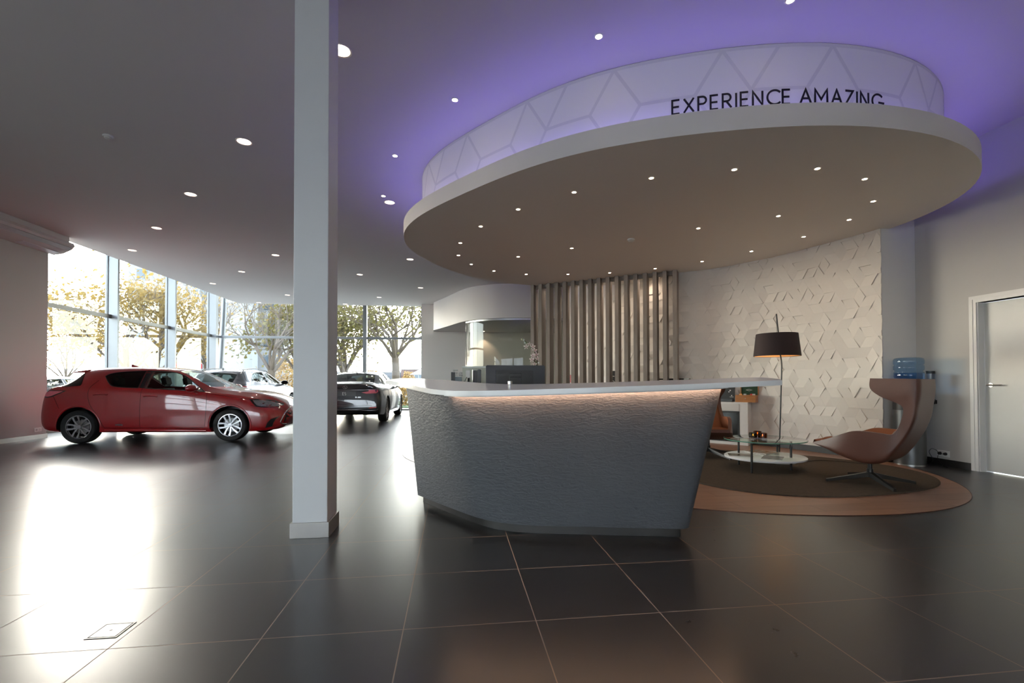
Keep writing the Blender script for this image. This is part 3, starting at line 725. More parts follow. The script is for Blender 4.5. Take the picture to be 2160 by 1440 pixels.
print('LETTER', sL, sR, 'z', zE, zE0, 'scale', sc_)
# faint printed hexagon lines
bm = bmesh.new()
def pline(P, th=0.03):
    for (s0, z0), (s1, z1) in zip(P, P[1:]):
        k = max(2, int(math.hypot(s1 - s0, z1 - z0) / 0.08)); tv = Vector((s1 - s0, z1 - z0)).normalized(); nv = Vector((-tv.y, tv.x)) * th / 2
        row = []
        for i in range(k + 1):
            s = s0 + (s1 - s0) * i / k; z = z0 + (z1 - z0) * i / k
            row.append((bm.verts.new(drum_at(s + nv.x, min(CEIL - 0.004, max(RT - 0.1, z + nv.y)), 0.0015)), bm.verts.new(drum_at(s - nv.x, min(CEIL - 0.004, max(RT - 0.1, z - nv.y)), 0.0015))))
        for a, b in zip(row, row[1:]): bm.faces.new((a[0], a[1], b[1], b[0]))
per = dcum[-1]; cells = 20; wC = per / cells
for i in range(cells):
    s = i * wC; zm = 3.68
    pline([(s, zm), (s + wC * 0.5, zm)]); pline([(s, zm), (s - wC * 0.25, CEIL - 0.02)]); pline([(s, zm), (s - wC * 0.25, RT - 0.1)])
    pline([(s + wC * 0.5, zm), (s + wC * 0.75, CEIL - 0.02)]); pline([(s + wC * 0.5, zm), (s + wC * 0.75, RT - 0.1)])
    if i % 2: pline([(s + wC * 0.25, CEIL - 0.02), (s, zm)])
pline([(per * i / 60, CEIL - 0.02) for i in range(61)], 0.03)
o = obj('line_print', fixn(bm), M_drumline, drum)

# canopy spotlights -------------------------------------------------------------------
def spot_proto(name, r, lens_m, ring_m):
    t = empty(name)
    bm = bmesh.new(); lathe(bm, [(r * 0.78, -0.004), (r * 1.12, -0.006), (r * 1.16, 0.0)], 24, cap0=False, cap1=False); obj('ring', fixn(bm), ring_m, t, smooth=60)
    bm = bmesh.new(); lathe(bm, [(r * 0.80, -0.0035), (r * 0.80, -0.0005)], 24); obj('lens', bm, lens_m, t)
    return t
def lampbeam(o, e):
    d = bpy.data.lights.new('spot_beam', 'SPOT'); d.energy = e; d.spot_size = math.radians(125); d.spot_blend = 1.0; d.color = (1.0, 0.72, 0.50); d.shadow_soft_size = 0.025
    l = bpy.data.objects.new('spot_beam', d); COL.objects.link(l); l.location = o.location + Vector((0, 0, -0.012))
ringpx = [(967, 538), (971, 512), (1014, 477), (1093, 441), (1211, 405), (1374, 375), (1549, 357), (1724, 355), (1824, 377), (1842, 424), (1791, 463), (1695, 499), (1585, 529.5), (1481, 551), (1382, 566), (1286, 575), (1198, 578), (1110, 578), (1042, 571), (994, 557)]
proto = spot_proto('canopy_spotlight', 0.027, M_spot, M_canopy)
for i, (u, v) in enumerate(ringpx):
    o = proto if i == 0 else copy_tree(proto)
    o.location = AZ(u, v, CAN)
    where = 'along the front edge' if 2 <= i <= 8 else ('along the rear edge' if i >= 9 and i < 19 else 'at the narrow left end')
    lab = ('warm canopy spotlight, the front one of two at the far left tip', 'warm canopy spotlight, the rear one of two at the far left tip')
    if i in (0, 1): t_ = lab[1 - i]
    elif i <= 8: t_ = 'small warm canopy spotlight, %s from the left in the row along the front rim' % ORD[i - 2]
    else: t_ = 'small warm canopy spotlight, %s from the right in the row along the rear rim' % ORD[i - 9]
    tag(o, t_, 'spotlight', 'spotlights around the canopy underside'); lampbeam(o, 9 if i >= 8 else 5)
for i, (u, v, t_) in enumerate([(1642, 455, 'inner canopy spotlight nearest the right end, above the armchair'), (1473, 481, 'inner canopy spotlight above the floor lamp, left of the armchair one'),
                            (1206, 523, 'inner canopy spotlight left of the smoke detector'), (1093, 541, 'inner canopy spotlight farthest left, above the monitor')]):
    o = copy_tree(proto); o.location = AZ(u, v, CAN); tag(o, 'small warm ' + t_, 'spotlight', 'inner spotlights of the canopy underside'); lampbeam(o, 5)
# small ceiling spots
proto2 = spot_proto('ceiling_spotlight', 0.036, emit('ceiling_spot_lens', (1, 0.8, 0.62), 45), M_white)
for i, (a, b) in enumerate(small):
    o = proto2 if i == 0 else copy_tree(proto2); o.location = W(a, b, CEIL)
    tag(o, ['small bright ceiling spotlight above the middle of the canopy front', 'small ceiling spotlight at the top edge of the picture above the lettering', 'small ceiling spotlight in front of the left half of the canopy drum', 'small ceiling spotlight near the narrow left end of the canopy drum', 'tiny ceiling spotlight beside a large downlight left of the canopy tip'][i], 'spotlight', 'small spotlights in the main ceiling')
# large recessed downlights
def down_proto():
    t = empty('recessed_downlight')
    bm = bmesh.new(); lathe(bm, [(0.078, 0.0), (0.092, -0.005), (0.095, 0.0)], 32, cap0=False, cap1=False); obj('ring', fixn(bm), M_cup, t, smooth=60)
    bm = bmesh.new(); lathe(bm, [(0.079, 0.0), (0.074, 0.06)], 32, cap0=False, cap1=False); obj('reflector', bm, M_cup, t, smooth=60)
    bm = bmesh.new(); lathe(bm, [(0.073, 0.055), (0.073, 0.06)], 32); obj('lens', bm, M_down, t)
    return t
proto3 = down_proto()
dl = ['large recessed downlight just right of the white column top', 'second large downlight from the camera in the diagonal row left of the column', 'third large downlight of the diagonal row left of the column', 'fourth large downlight of the diagonal row left of the column',
      'downlight at the ceiling edge above the left windows, nearest the wall unit', 'downlight left of the column in the second diagonal row', 'downlight between the column and the left windows, middle of the second row', 'downlight close to the ceiling edge above the corner windows',
      'faint downlight beside the column near the far ceiling edge', 'last downlight at the far left corner of the ceiling', 'large downlight beside the narrow left tip of the canopy', 'downlight just behind the left tip of the canopy',
      'downlight between the column and the curved bulkhead, nearer one', 'downlight above the end of the curved bulkhead', 'downlight above the middle of the far right windows', 'last downlight above the black sedan at the far ceiling edge']
for i, (a, b) in enumerate(big):
    o = proto3 if i == 0 else copy_tree(proto3); o.location = W(a, b, CEIL); tag(o, dl[i], 'downlight', 'large recessed downlights in the main ceiling')
    d = bpy.data.lights.new('downlight_beam', 'SPOT'); d.energy = 30 if b > 10 else 8; d.spot_size = math.radians(120); d.spot_blend = 1.0; d.color = (1.0, 0.86, 0.74); d.shadow_soft_size = 0.06
    l = bpy.data.objects.new('downlight_beam', d); COL.objects.link(l); l.location = W(a, b, CEIL - 0.012)
# smoke detectors
def smoke(p, lab):
    t = empty('smoke_detector', p); tag(t, lab, 'smoke detector')
    bm = bmesh.new(); lathe(bm, [(0.05, 0), (0.055, -0.012), (0.05, -0.02)], 28); obj('base', fixn(bm), M_white, t, smooth=40)
    bm = bmesh.new(); lathe(bm, [(0.038, -0.0185), (0.04, -0.032), (0.03, -0.042), (0.012, -0.046)], 28); obj('sensor_head', fixn(bm), M_acwhite, t, smooth=40)
smoke(AZ(228, 286, CEIL), 'round white smoke detector alone on the grey ceiling at the far left'); smoke(AZ(1331, 504, CAN), 'round white smoke detector under the oval canopy')
# spot that washes the back wall beside the glass partition
def spotlamp(p, target, e, size, blend, col, rad=0.03):
    d = bpy.data.lights.new('wall_washer_beam', 'SPOT'); d.energy = e; d.spot_size = math.radians(size); d.spot_blend = blend; d.color = col; d.shadow_soft_size = rad
    o = bpy.data.objects.new('wall_washer_beam', d); COL.objects.link(o); o.location = p; o.rotation_euler = (Vector(target) - Vector(p)).to_track_quat('-Z', 'Y').to_euler(); return o
pt = HB(1022, 715, 18.12); pl = Vector((pt.x - ST * -0.0, pt.y - 0.28, 3.0))
spotlamp(pl, (pl.x, pl.y + 0.10, 0), 22, 95, 0.6, (1, 0.72, 0.5))
o = copy_tree(proto); o.location = (pl.x, pl.y, 3.04); tag(o, 'small warm spotlight in the low soffit washing the back wall beside the glass', 'spotlight')
# wall unit (air curtain) under the ceiling at the left
ac = empty('air_conditioner', W(AL, 9.6, 3.72)); ac.rotation_euler = (0, 0, TH); tag(ac, 'long white air unit hung under the ceiling above the end of the left wall', 'air conditioner')
def acprof(P, b0, b1, name, m):
    bm = bmesh.new(); a = [bm.verts.new((x, b0, z)) for x, z in P]; c = [bm.verts.new((x, b1, z)) for x, z in P]; k = len(P)
    for i in range(k): bm.faces.new((a[i], a[(i + 1) % k], c[(i + 1) % k], c[i]))
    bm.faces.new(a[::-1]); bm.faces.new(c); return obj(name, fixn(bm), m, ac, smooth=25)
acprof([(0, 0.0), (0.17, 0.03), (0.33, 0.11), (0.40, 0.19), (0.37, 0.25), (0.0, 0.25)], -1.4, 1.02, 'housing', M_acwhite)
acprof([(0, 0.257), (0.34, 0.257), (0.34, 0.355), (0, 0.355)], -1.36, 0.95, 'top_casing', M_acwhite)
acprof([(0.30, 0.085), (0.365, 0.145), (0.37, 0.14), (0.305, 0.078)], -1.2, 0.99, 'air_outlet', M_plinth)
acprof([(0.06, 0.003), (0.19, 0.031), (0.185, 0.024), (0.065, -0.004)], 0.1, 0.9, 'access_panel', mat('unit_panel', (0.75, 0.76, 0.8), 0.25))
# wall sockets
def socket(p, facing_a, lab, n=2, plugs=0):
    t = empty('wall_socket', p); t.rotation_euler = (0, 0, TH + (0 if facing_a > 0 else PI)); tag(t, lab, 'socket')
    obj('plate', boxm(0.0, 0.011, -0.078, 0.078, -0.04, 0.04, bev=0.003), M_white, t)
    for k in range(n):
        bm = bmesh.new(); lathe(bm, [(0.0215, 0.0112), (0.0205, 0.012)], 20, M=Matrix.Translation((0, (k - 0.5) * 0.071, 0)) @ Matrix.Rotation(PI / 2, 4, 'Y'))
        obj('outlet', bm, mat('outlet_grey', (0.45, 0.44, 0.43), 0.5) if k == 0 and lab.startswith('double') and 'MATO' not in globals() else M_acwhite, t)
    return t
sk = socket(W(AL, 10.3, 0.18), 1, 'double white wall socket low on the left wall beside the red car')
sk2 = socket(W(AR, 5.37, 0.155), -1, 'double white wall socket on the right wall beside the door')
for k, dz in ((0, 0.012), (1, -0.004)):
    t = empty('power_plug', W(AR - 0.012, 5.37 + (0.035 if k == 0 else -0.035), 0.155)); t.rotation_euler = (0, 0, TH + PI)
    tag(t, ['black plug with looped cable in the far half of the socket', 'black plug with cable drooping to the floor in the near half of the socket'][k], 'plug')
    bm = bmesh.new(); lathe(bm, [(0.019, 0.0), (0.018, 0.02), (0.009, 0.035)], 16, M=Matrix.Rotation(PI / 2, 4, 'Y')); obj('plug_body', bm, M_black, t, smooth=50)
    bm = bmesh.new()
    P = [(0.033, 0, 0), (0.05, 0, 0.035 if k == 0 else 0.0), (0.045, -0.07 if k == 0 else -0.05, 0.05 if k == 0 else 0.0), (0.04, -0.11 if k == 0 else -0.07, 0.0 if k == 0 else -0.05), (0.04, -0.07 if k == 0 else -0.06, -0.07), (0.05, -0.06 if k == 0 else -0.02, -0.12), (0.08, -0.1 if k == 0 else 0.05, -0.15), (0.12, -0.2 if k == 0 else 0.12, -0.151)]
    tube(bm, cat(P, 6), 0.003, 6); obj('cable', bm, M_black, t, smooth=60)
# floor box
fb = empty('floor_box', W(-1.515, 2.297, 0)); fb.rotation_euler = (0, 0, TH); tag(fb, 'small square metal floor box cover set in the dark tiles', 'floor box')
bm = bmesh.new(); box(bm, -0.064, 0.064, -0.066, -0.058, 0, 0.002); box(bm, -0.064, 0.064, 0.058, 0.066, 0, 0.002); box(bm, -0.064, -0.056, -0.058, 0.058, 0, 0.002); box(bm, 0.056, 0.064, -0.058, 0.058, 0, 0.002)
obj('frame', bm, M_blackmetal, fb)
bm = bmesh.new(); box(bm, -0.052, 0.052, -0.054, 0.054, 0.0, 0.0022); obj('cover', bm, mat('scratched_steel', (0.32, 0.33, 0.34), 0.4, metal=0.8, var=0.35, vs=60), fb)
bm = bmesh.new(); lathe(bm, [(0.006, 0.0022), (0.006, 0.003)], 12); obj('screw', bm, M_blackmetal, fb)
# ================================================================== RECEPTION DESK
def zc(x, y): return 0.795 + 0.036 * x + 0.081 * y        # the counter is gently raked towards the visitor
desk = empty('reception_desk'); tag(desk, 'curved slate-clad reception desk with a white counter and warm light under its edge', 'reception desk')
ctr_pts = [(-1.25, 4.60), (-0.953, 4.077), (-0.751, 3.70), (-0.60, 3.43), (-0.50, 3.30), (-0.40, 3.215), (-0.28, 3.165), (-0.12, 3.13), (0.10, 3.10), (0.5, 3.075), (1.1, 3.06), (1.60, 3.085), (1.76, 3.095),
           (1.80, 3.108), (1.816, 3.15), (1.822, 3.25), (1.80, 3.34), (1.74, 3.385), (1.60, 3.40), (1.25, 3.405), (0.9, 3.42), (0.57, 3.45), (0.3, 3.49), (0.11, 3.535), (-0.05, 3.61), (-0.223, 3.775), (-0.38, 3.98), (-0.544, 4.207), (-0.74, 4.46), (-0.90, 4.64), (-1.05, 4.745), (-1.16, 4.79), (-1.225, 4.74)]
bm = bmesh.new(); prism(bm, ctr_pts, lambda x, y: zc(x, y) - 0.034, zc); fixn(bm)
bmesh.ops.bevel(bm, geom=[e for e in bm.edges if abs(e.verts[0].co.z - zc(*e.verts[0].co[:2])) < 1e-4 and abs(e.verts[1].co.z - zc(*e.verts[1].co[:2])) < 1e-4], offset=0.004, segments=2, affect='EDGES')
obj('counter_top', bm, M_counter, desk, smooth=40)
def offs(P, d):
    out = []
    for i, p in enumerate(P):
        a = Vector(P[max(i - 1, 0)]); b = Vector(P[min(i + 1, len(P) - 1)]); t = (b - a).normalized(); out.append((p[0] - t.y * d, p[1] + t.x * d))
    return out
bf = cat([(-0.862, 4.275, 0), (-0.60, 3.95, 0), (-0.36, 3.665, 0), (-0.22, 3.52, 0), (-0.08, 3.43, 0), (0.14, 3.365, 0), (0.6, 3.325, 0), (1.0, 3.29, 0), (1.17, 3.277, 0), (1.235, 3.30, 0), (1.265, 3.37, 0), (1.27, 3.5, 0), (1.27, 3.72, 0)], 5)
tf = cat([(-0.975, 4.30, 0), (-0.73, 3.86, 0), (-0.53, 3.48, 0), (-0.41, 3.335, 0), (-0.26, 3.25, 0), (-0.03, 3.205, 0), (0.55, 3.165, 0), (1.1, 3.15, 0), (1.33, 3.155, 0), (1.425, 3.185, 0), (1.46, 3.27, 0), (1.465, 3.4, 0), (1.465, 3.62, 0)], 5)
bf = [(p.x, p.y) for p in bf]; tf = [(p.x, p.y) for p in tf]
bb_ = offs(bf, 0.2); tb_ = offs(tf, 0.2)
bm = bmesh.new(); prism(bm, bf + bb_[::-1], 0.072, lambda x, y: zc(x, y) - 0.0345, top=tf + tb_[::-1]); fixn(bm)
obj('front_panel', bm, M_slate, desk, smooth=35)
kf = offs(bf, 0.055); kb = offs(bf, 0.15)
bm = bmesh.new(); prism(bm, kf + kb[::-1], 0, 0.0715); fixn(bm); obj('kick_plate', bm, M_skirt, desk, smooth=35)
lf = offs(tf, -0.035)[14:50]; lg = offs(tf, -0.022)[14:50]
bm = bmesh.new(); prism(bm, lf + lg[::-1], lambda x, y: zc(x, y) - 0.041, lambda x, y: zc(x, y) - 0.0347); fixn(bm); o = obj('light_strip', bm, M_desk_led, desk); o['label'] = 'warm light strip under the counter edge'
le = offs(tf, -0.044)[13:51]; lh_ = offs(tf, -0.039)[13:51]
bm = bmesh.new(); prism(bm, le + lh_[::-1], lambda x, y: zc(x, y) - 0.046, lambda x, y: zc(x, y) - 0.0347); fixn(bm); obj('light_channel', bm, M_counter, desk)
wt = offs(bf, 0.205)[8:58]; wt2 = offs(bf, 0.80)[8:58]
bm = bmesh.new(); prism(bm, [(-0.52, 4.15), (-0.02, 3.80), (0.55, 3.66), (1.04, 3.60), (1.04, 4.25), (0.55, 4.42), (0.0, 4.55), (-0.35, 4.62)], 0.715, 0.74); fixn(bm)
obj('work_top', bm, M_counter, desk)
for q_ in ((0.98, 1.02, 3.62, 4.22), (-0.36, -0.32, 4.15, 4.55)): obj('support_panel', boxm(*q_, 0, 0.7145), M_skirt, desk)

# wing panel behind the desk with the pale cap
wg = empty('partition_block', (-0.25, 5.05, 0)); tag(wg, 'low pale stone panel with a light cap standing behind the monitor', 'partition')
xl = AY(975.5, 776, 5.0).x; xr = AY(1060, 776, 5.0).x; zt_ = AY(1000, 775.5, 5.0).z
bm = bmesh.new(); box(bm, xl + 0.25, xr + 0.25, -0.05, 0.03, 0, zt_); obj('panel', bm, M_ledge, wg)
bm = bmesh.new(); box(bm, xl + 0.245, xr + 0.255, -0.055, 0.035, zt_ + 0.0005, zt_ + 0.017); obj('cap', bm, M_blockcap, wg)
# devices on the desk in front of it
def P4(u, v): return AY(u, v, 4.55)
dv = empty('card_terminal', P4(989, 800)); tag(dv, 'pale grey card terminal with cables on the left of the small devices by the monitor', 'card terminal')
a, b = P4(983, 781), P4(992, 797); dv.location = ((a.x + b.x) / 2, 4.55, 0.7405)
hh = b.z - 0.7405
bm = bmesh.new(); box(bm, -0.021, 0.021, -0.012, 0.012, hh, a.z - 0.7405); bmesh.ops.bevel(bm, geom=bm.edges[:], offset=0.003, segments=2, affect='EDGES'); obj('body', bm, M_acwhite, dv)
bm = bmesh.new(); tube(bm, [(0, 0, 0), (0, 0, hh)], 0.012); lathe(bm, [(0.035, 0), (0.035, 0.006)], 24); obj('stand', bm, M_black, dv)
bm = bmesh.new(); tube(bm, cat([(-0.01, -0.012, hh + 0.01), (-0.03, -0.03, hh - 0.03), (-0.04, -0.02, hh - 0.08), (-0.06, 0, 0.005)], 6), 0.0025, 6); tube(bm, cat([(0.012, -0.012, hh + 0.005), (0.02, -0.03, hh - 0.05), (0.03, 0, 0.01)], 6), 0.0025, 6); obj('cable', bm, M_black, dv)
t = empty('desk_phone', (AY(1004, 790, 4.68).x, 4.68, 0.7405)); tag(t, 'black upright handset in its cradle beside the pale card terminal', 'telephone')
z1 = AY(1000, 778.5, 4.6).z - 0.7405
bm = bmesh.new(); box(bm, -0.035, 0.06, -0.04, 0.05, 0, 0.03); bmesh.ops.bevel(bm, geom=bm.edges[:], offset=0.006, segments=2, affect='EDGES'); obj('cradle', bm, M_black, t)
bm = bmesh.new(); box(bm, -0.028, 0.012, -0.02, 0.02, 0.03, z1 - 0.01); box(bm, 0.016, 0.05, -0.022, 0.03, z1 * 0.55, z1); bmesh.ops.bevel(bm, geom=bm.edges[:], offset=0.005, segments=2, affect='EDGES'); obj('handset', bm, M_black, t)
bm = bmesh.new(); tube(bm, [(-0.032, -0.022, z1 * 0.6), (-0.032, -0.022, z1 - 0.005)], 0.004); obj('silver_trim', bm, M_chrome, t)

M_mon = mat('monitor_plastic', (0.040, 0.040, 0.045), 0.5, var=0.1)
# monitor seen from behind
mt = empty('computer_monitor', (0.03, 4.02, 0.7405)); mt.rotation_euler = (0, 0, math.radians(7)); tag(mt, 'black computer monitor seen from behind above the white counter', 'monitor')
zt2 = AY(1085, 770, 4.0).z - 0.7405; zb2 = 0.10
bm = bmesh.new(); box(bm, -0.255, 0.258, 0.0, 0.022, zb2, zt2); bmesh.ops.bevel(bm, geom=bm.edges[:], offset=0.006, segments=2, affect='EDGES'); obj('casing', bm, M_mon, mt, smooth=40)
bm = bmesh.new(); v = box(bm, -0.17, 0.15, -0.035, -0.0005, zb2 + 0.03, zt2 - 0.045)
for k in range(8):
    z = zb2 + 0.07 + k * 0.03
    if z < zt2 - 0.07:
        box(bm, -0.155, -0.07, -0.0375, -0.0355, z, z + 0.010); box(bm, 0.055, 0.135, -0.0375, -0.0355, z, z + 0.010)
obj('rear_housing', bm, M_black, mt)
bm = bmesh.new(); box(bm, -0.058, 0.045, -0.047, -0.0355, zb2 + 0.02, zt2 - 0.07); box(bm, -0.058, 0.045, -0.052, -0.047, zt2 - 0.115, zt2 - 0.1)
bmesh.ops.bevel(bm, geom=bm.edges[:], offset=0.002, segments=1, affect='EDGES'); obj('mount_plate', bm, M_blackmetal, mt)
bm = bmesh.new(); lathe(bm, [(0.042, 0), (0.042, 0.008)], 28, M=Matrix.Translation((-0.006, -0.0475, zb2 + 0.17)) @ Matrix.Rotation(PI / 2, 4, 'X')); obj('mount_recess', bm, M_blackgloss, mt, smooth=40)
bm = bmesh.new(); box(bm, -0.03, 0.02, -0.075, -0.055, 0.02, zb2 + 0.2); box(bm, -0.12, 0.11, -0.12, 0.09, 0, 0.02); bmesh.ops.bevel(bm, geom=bm.edges[:], offset=0.005, segments=2, affect='EDGES'); obj('stand', bm, M_black, mt)
# small chrome cup on the rear of the counter
cp = AY(1075.5, 809.5, 3.60); cpz = zc(-0.015, 3.565)
t = empty('chrome_cup', (-0.015, 3.565, cpz + 0.001)); tag(t, 'tiny dark chrome cup standing on the rear edge of the counter before the monitor', 'cup')
bm = bmesh.new(); lathe(bm, [(0.017, 0), (0.0175, 0.024)], 24, cap1=False); obj('shell', bm, M_steel, t, smooth=40)
bm = bmesh.new(); lathe(bm, [(0.0155, 0.001), (0.0155, 0.02)], 24); obj('filling', bm, M_blackgloss, t)

# information stand left of the panel
ix0, ix1 = AY(951.5, 790, 5.6).x, AY(974.5, 790, 5.6).x
t = empty('information_stand', ((ix0 + ix1) / 2, 5.6, 0)); tag(t, 'small floor stand with a printed car leaflet and grey tag left of the pale panel', 'information stand')
ztop = AY(960, 784.5, 5.6).z; zmid = AY(960, 794.5, 5.6).z; hw = (ix1 - ix0) / 2
bm = bmesh.new(); box(bm, -hw, hw, 0.0, 0.012, 0.75, ztop); obj('board', bm, M_black, t)
bm = bmesh.new(); tube(bm, [(0, 0.02, 0), (0, 0.02, 0.9)], 0.018); lathe(bm, [(0.14, 0), (0.14, 0.012)], 28, (0, 0.02, 0)); obj('post', bm, M_blackmetal, t)
bm = bmesh.new(); box(bm, -hw * 0.25, hw, -0.004, -0.0005, 0.8, ztop + 0.012); lf_ = obj('leaflet', bm, M_paper, t)
bm = bmesh.new(); strokes(bm, 'DE LEXUS', 0.017, 0.003, lambda u, v, d: Vector((-hw * 0.17 + u, -0.0042 - d * 0.3, ztop - 0.022 + v)), gap=0.25); strokes(bm, 'ES 300h', 0.017, 0.003, lambda u, v, d: Vector((-hw * 0.17 + u, -0.0042 - d * 0.3, ztop - 0.048 + v)), gap=0.25); obj('printed_text', fixn(bm), M_letter, lf_)
bm = bmesh.new(); box(bm, -hw * 0.25, hw, -0.0065, -0.0042, 0.9, zmid); obj('printed_photo', bm, mat('printed_car_photo', (0.05, 0.08, 0.09), 0.3, var=0.7, vs=25), lf_)
ta, tb = AY(955.5, 779.2, 5.6), AY(966, 783.6, 5.6)
bm = bmesh.new(); box(bm, ta.x - t.location.x, tb.x - t.location.x, -0.001, 0.003, tb.z, ta.z); box(bm, 0.004 + ta.x - t.location.x + 0.02, 0.008 + ta.x - t.location.x + 0.02, 0.0035, 0.005, ztop - 0.02, tb.z + 0.004); tg = obj('name_tag', bm, M_alugrey, t); tg['label'] = 'grey tag above the leaflet'

# orchid on the rear work top
og = empty('potted_orchid', (0.20, 4.42, 0.7405)); tag(og, 'white and crimson orchid arching above the monitor', 'orchid')
def OP(u, v, y=4.42): p = AY(u, v, y); return Vector((p.x - 0.20, y - 4.42, p.z - 0.7405))
bm = bmesh.new(); lathe(bm, [(0.05, 0), (0.068, 0.12), (0.062, 0.12), (0.05, 0.02)], 28, cap1=False); obj('pot', fixn(bm), M_white, og, smooth=40)
bm = bmesh.new(); lathe(bm, [(0.055, 0.0), (0.055, 0.01)], 20, (0, 0, 0.1)); obj('soil', bm, mat('soil', (0.03, 0.02, 0.015), 0.9, var=0.5, vs=60), og)
stem = cat([Vector((0, 0, 0.1)), OP(1131, 790), OP(1131, 762), OP(1127, 745), OP(1120, 732), OP(1112, 724), OP(1105, 717), OP(1101, 715)], 6)
bm = bmesh.new(); tube(bm, stem, 0.0035, 6); obj('stem', bm, M_leafgreen, og, smooth=60)
rr = random.Random(5)
def flower(p, s, ang):
    bm = bmesh.new(); F = Vector((math.sin(ang) * 0.5, -1, 0.15 * rr.uniform(-1, 1))).normalized(); U = Vector((0, 0, 1)); R_ = F.cross(U).normalized(); U = R_.cross(F)
    for k in range(5):
        t = PI / 2 + k * 2 * PI / 5; wd = s * (0.52 if k in (1, 4) else 0.34); dv_ = R_ * math.cos(t) + U * math.sin(t); pv = F.cross(dv_)
        prev = None; rows = []
        for j, (f, w) in enumerate(((0.06, 0.15), (0.35, 0.8), (0.65, 1.0), (0.9, 0.6), (1.0, 0.1))):
            c = p + dv_ * s * f + F * (0.12 * s * math.sin(f * 3)) 
            rows.append((bm.verts.new(c - pv * wd * w * 0.5 - F * 0.03 * s), bm.verts.new(c + F * 0.002), bm.verts.new(c + pv * wd * w * 0.5 - F * 0.03 * s)))
        for a, b in zip(rows, rows[1:]): bm.faces.new((a[0], a[1], b[1], b[0])); bm.faces.new((a[1], a[2], b[2], b[1]))
    bmesh.ops.solidify(bm, geom=bm.faces[:], thickness=0.0012)
    fo = obj('flower', bm, M_orchid, og, smooth=60)
    bm = bmesh.new(); bmesh.ops.create_icosphere(bm, subdivisions=2, radius=s * 0.14, matrix=Matrix.Translation(p + F * s * 0.16 - U * s * 0.06) @ Matrix.Diagonal((1, 0.8, 1.1, 1))); obj('lip', bm, M_orchidlip, fo, smooth=60)
for u, v, s, a in ((1110, 731, 0.027, -0.6), (1117, 726, 0.024, 0.3), (1124, 731, 0.03, 0.5), (1128, 739, 0.028, 0.6), (1131, 748, 0.032, 0.4), (1124, 750, 0.026, -0.5), (1133, 756, 0.024, 0.8), (1122, 758, 0.028, -0.7), (1128, 768, 0.022, -0.2)):
    flower(OP(u, v, 4.40), s, a)
for u, v, s in ((1101, 715.5, 0.008), (1105, 717, 0.0095), (1107, 722.5, 0.009), (1136, 765, 0.009)):
    bm = bmesh.new(); bmesh.ops.create_icosphere(bm, subdivisions=2, radius=s, matrix=Matrix.Translation(OP(u, v, 4.415)) @ Matrix.Diagonal((0.85, 0.85, 1.2, 1))); obj('bud', bm, mat('bud_green', (0.5, 0.55, 0.35), 0.5) if s < 0.0085 else M_blockcap, og, smooth=60)
for a in (0.4, 1.9, 3.3, 4.6):
    bm = bmesh.new(); rows = []
    for j in range(7):
        f = j / 6; r = 0.03 + 0.17 * f; w = 0.03 * math.sin(PI * min(1, f * 0.92 + 0.08)) + 0.002; z = 0.115 + 0.07 * math.sin(f * 2.4) - 0.03 * f
        d = Vector((math.cos(a), math.sin(a), 0)); n_ = Vector((-d.y, d.x, 0)); rows.append((bm.verts.new(d * r + n_ * w + Vector((0, 0, z))), bm.verts.new(d * r - n_ * w + Vector((0, 0, z)))))
    for p, q in zip(rows, rows[1:]): bm.faces.new((p[0], p[1], q[1], q[0]))
    bmesh.ops.solidify(bm, geom=bm.faces[:], thickness=0.002); obj('leaf', bm, M_leafgreen, og, smooth=60)

# ================================================================== SLAT SCREEN
s0 = AZ(1122.5, 600.5, CAN); s1 = AZ(1423, 568.8, CAN)
sl = empty('slat_screen', (s0.x, s0.y, 0)); tag(sl, 'screen of seventeen tall grey oak slats from floor to canopy', 'slat screen')
dir_ = (s1 - s0).normalized(); nrm = Vector((-dir_.y, dir_.x, 0))
ang = math.atan2(dir_.y, dir_.x); sl.rotation_euler = (0, 0, ang); Ls = (s1 - s0).length
smesh = None
for i in range(17):
    bm = bmesh.new(); x = Ls * i / 16
    if smesh is None:
        box(bm, -0.039, 0.039, 0, 0.225, 0.0045, CAN - 0.001); bmesh.ops.bevel(bm, geom=[e for e in bm.edges if abs(e.verts[0].co.z - e.verts[1].co.z) > 1], offset=0.003, segments=1, affect='EDGES')
        o = obj('slat', bm, M_slat, sl); smesh = o.data
    else:
        bm.free(); o = bpy.data.objects.new('slat', smesh); COL.objects.link(o); o.parent = sl
    o.location = (x, 0, 0)
bm = bmesh.new()
box(bm, 0, Ls, 0.10, 0.16, CAN - 0.075, CAN - 0.002)
obj('top_rail', bm, M_slat, sl)

# fill lamps added between the screen and the relief wall to brighten it
for i in range(4):
    o = copy_tree(proto); f = (0.12, 0.36, 0.58, 0.80)[i]; p = s0 + dir_ * Ls * f + nrm * (0.44 if f < 0.3 else (0.42 if f < 0.5 else 0.34)); o.location = (p.x, p.y, CAN)
    tag(o, 'added warm fill spotlight behind the slats brightening the relief wall, %s from the left' % ORD[i], 'spotlight', 'added fill lights behind the slats')
    d = bpy.data.lights.new('spot_beam', 'SPOT'); d.energy = 20; d.spot_size = math.radians(150); d.spot_blend = 1.0; d.color = (1.0, 0.80, 0.62); d.shadow_soft_size = 0.03
    l = bpy.data.objects.new('spot_beam', d); COL.objects.link(l); l.location = o.location + Vector((0, 0, -0.012))
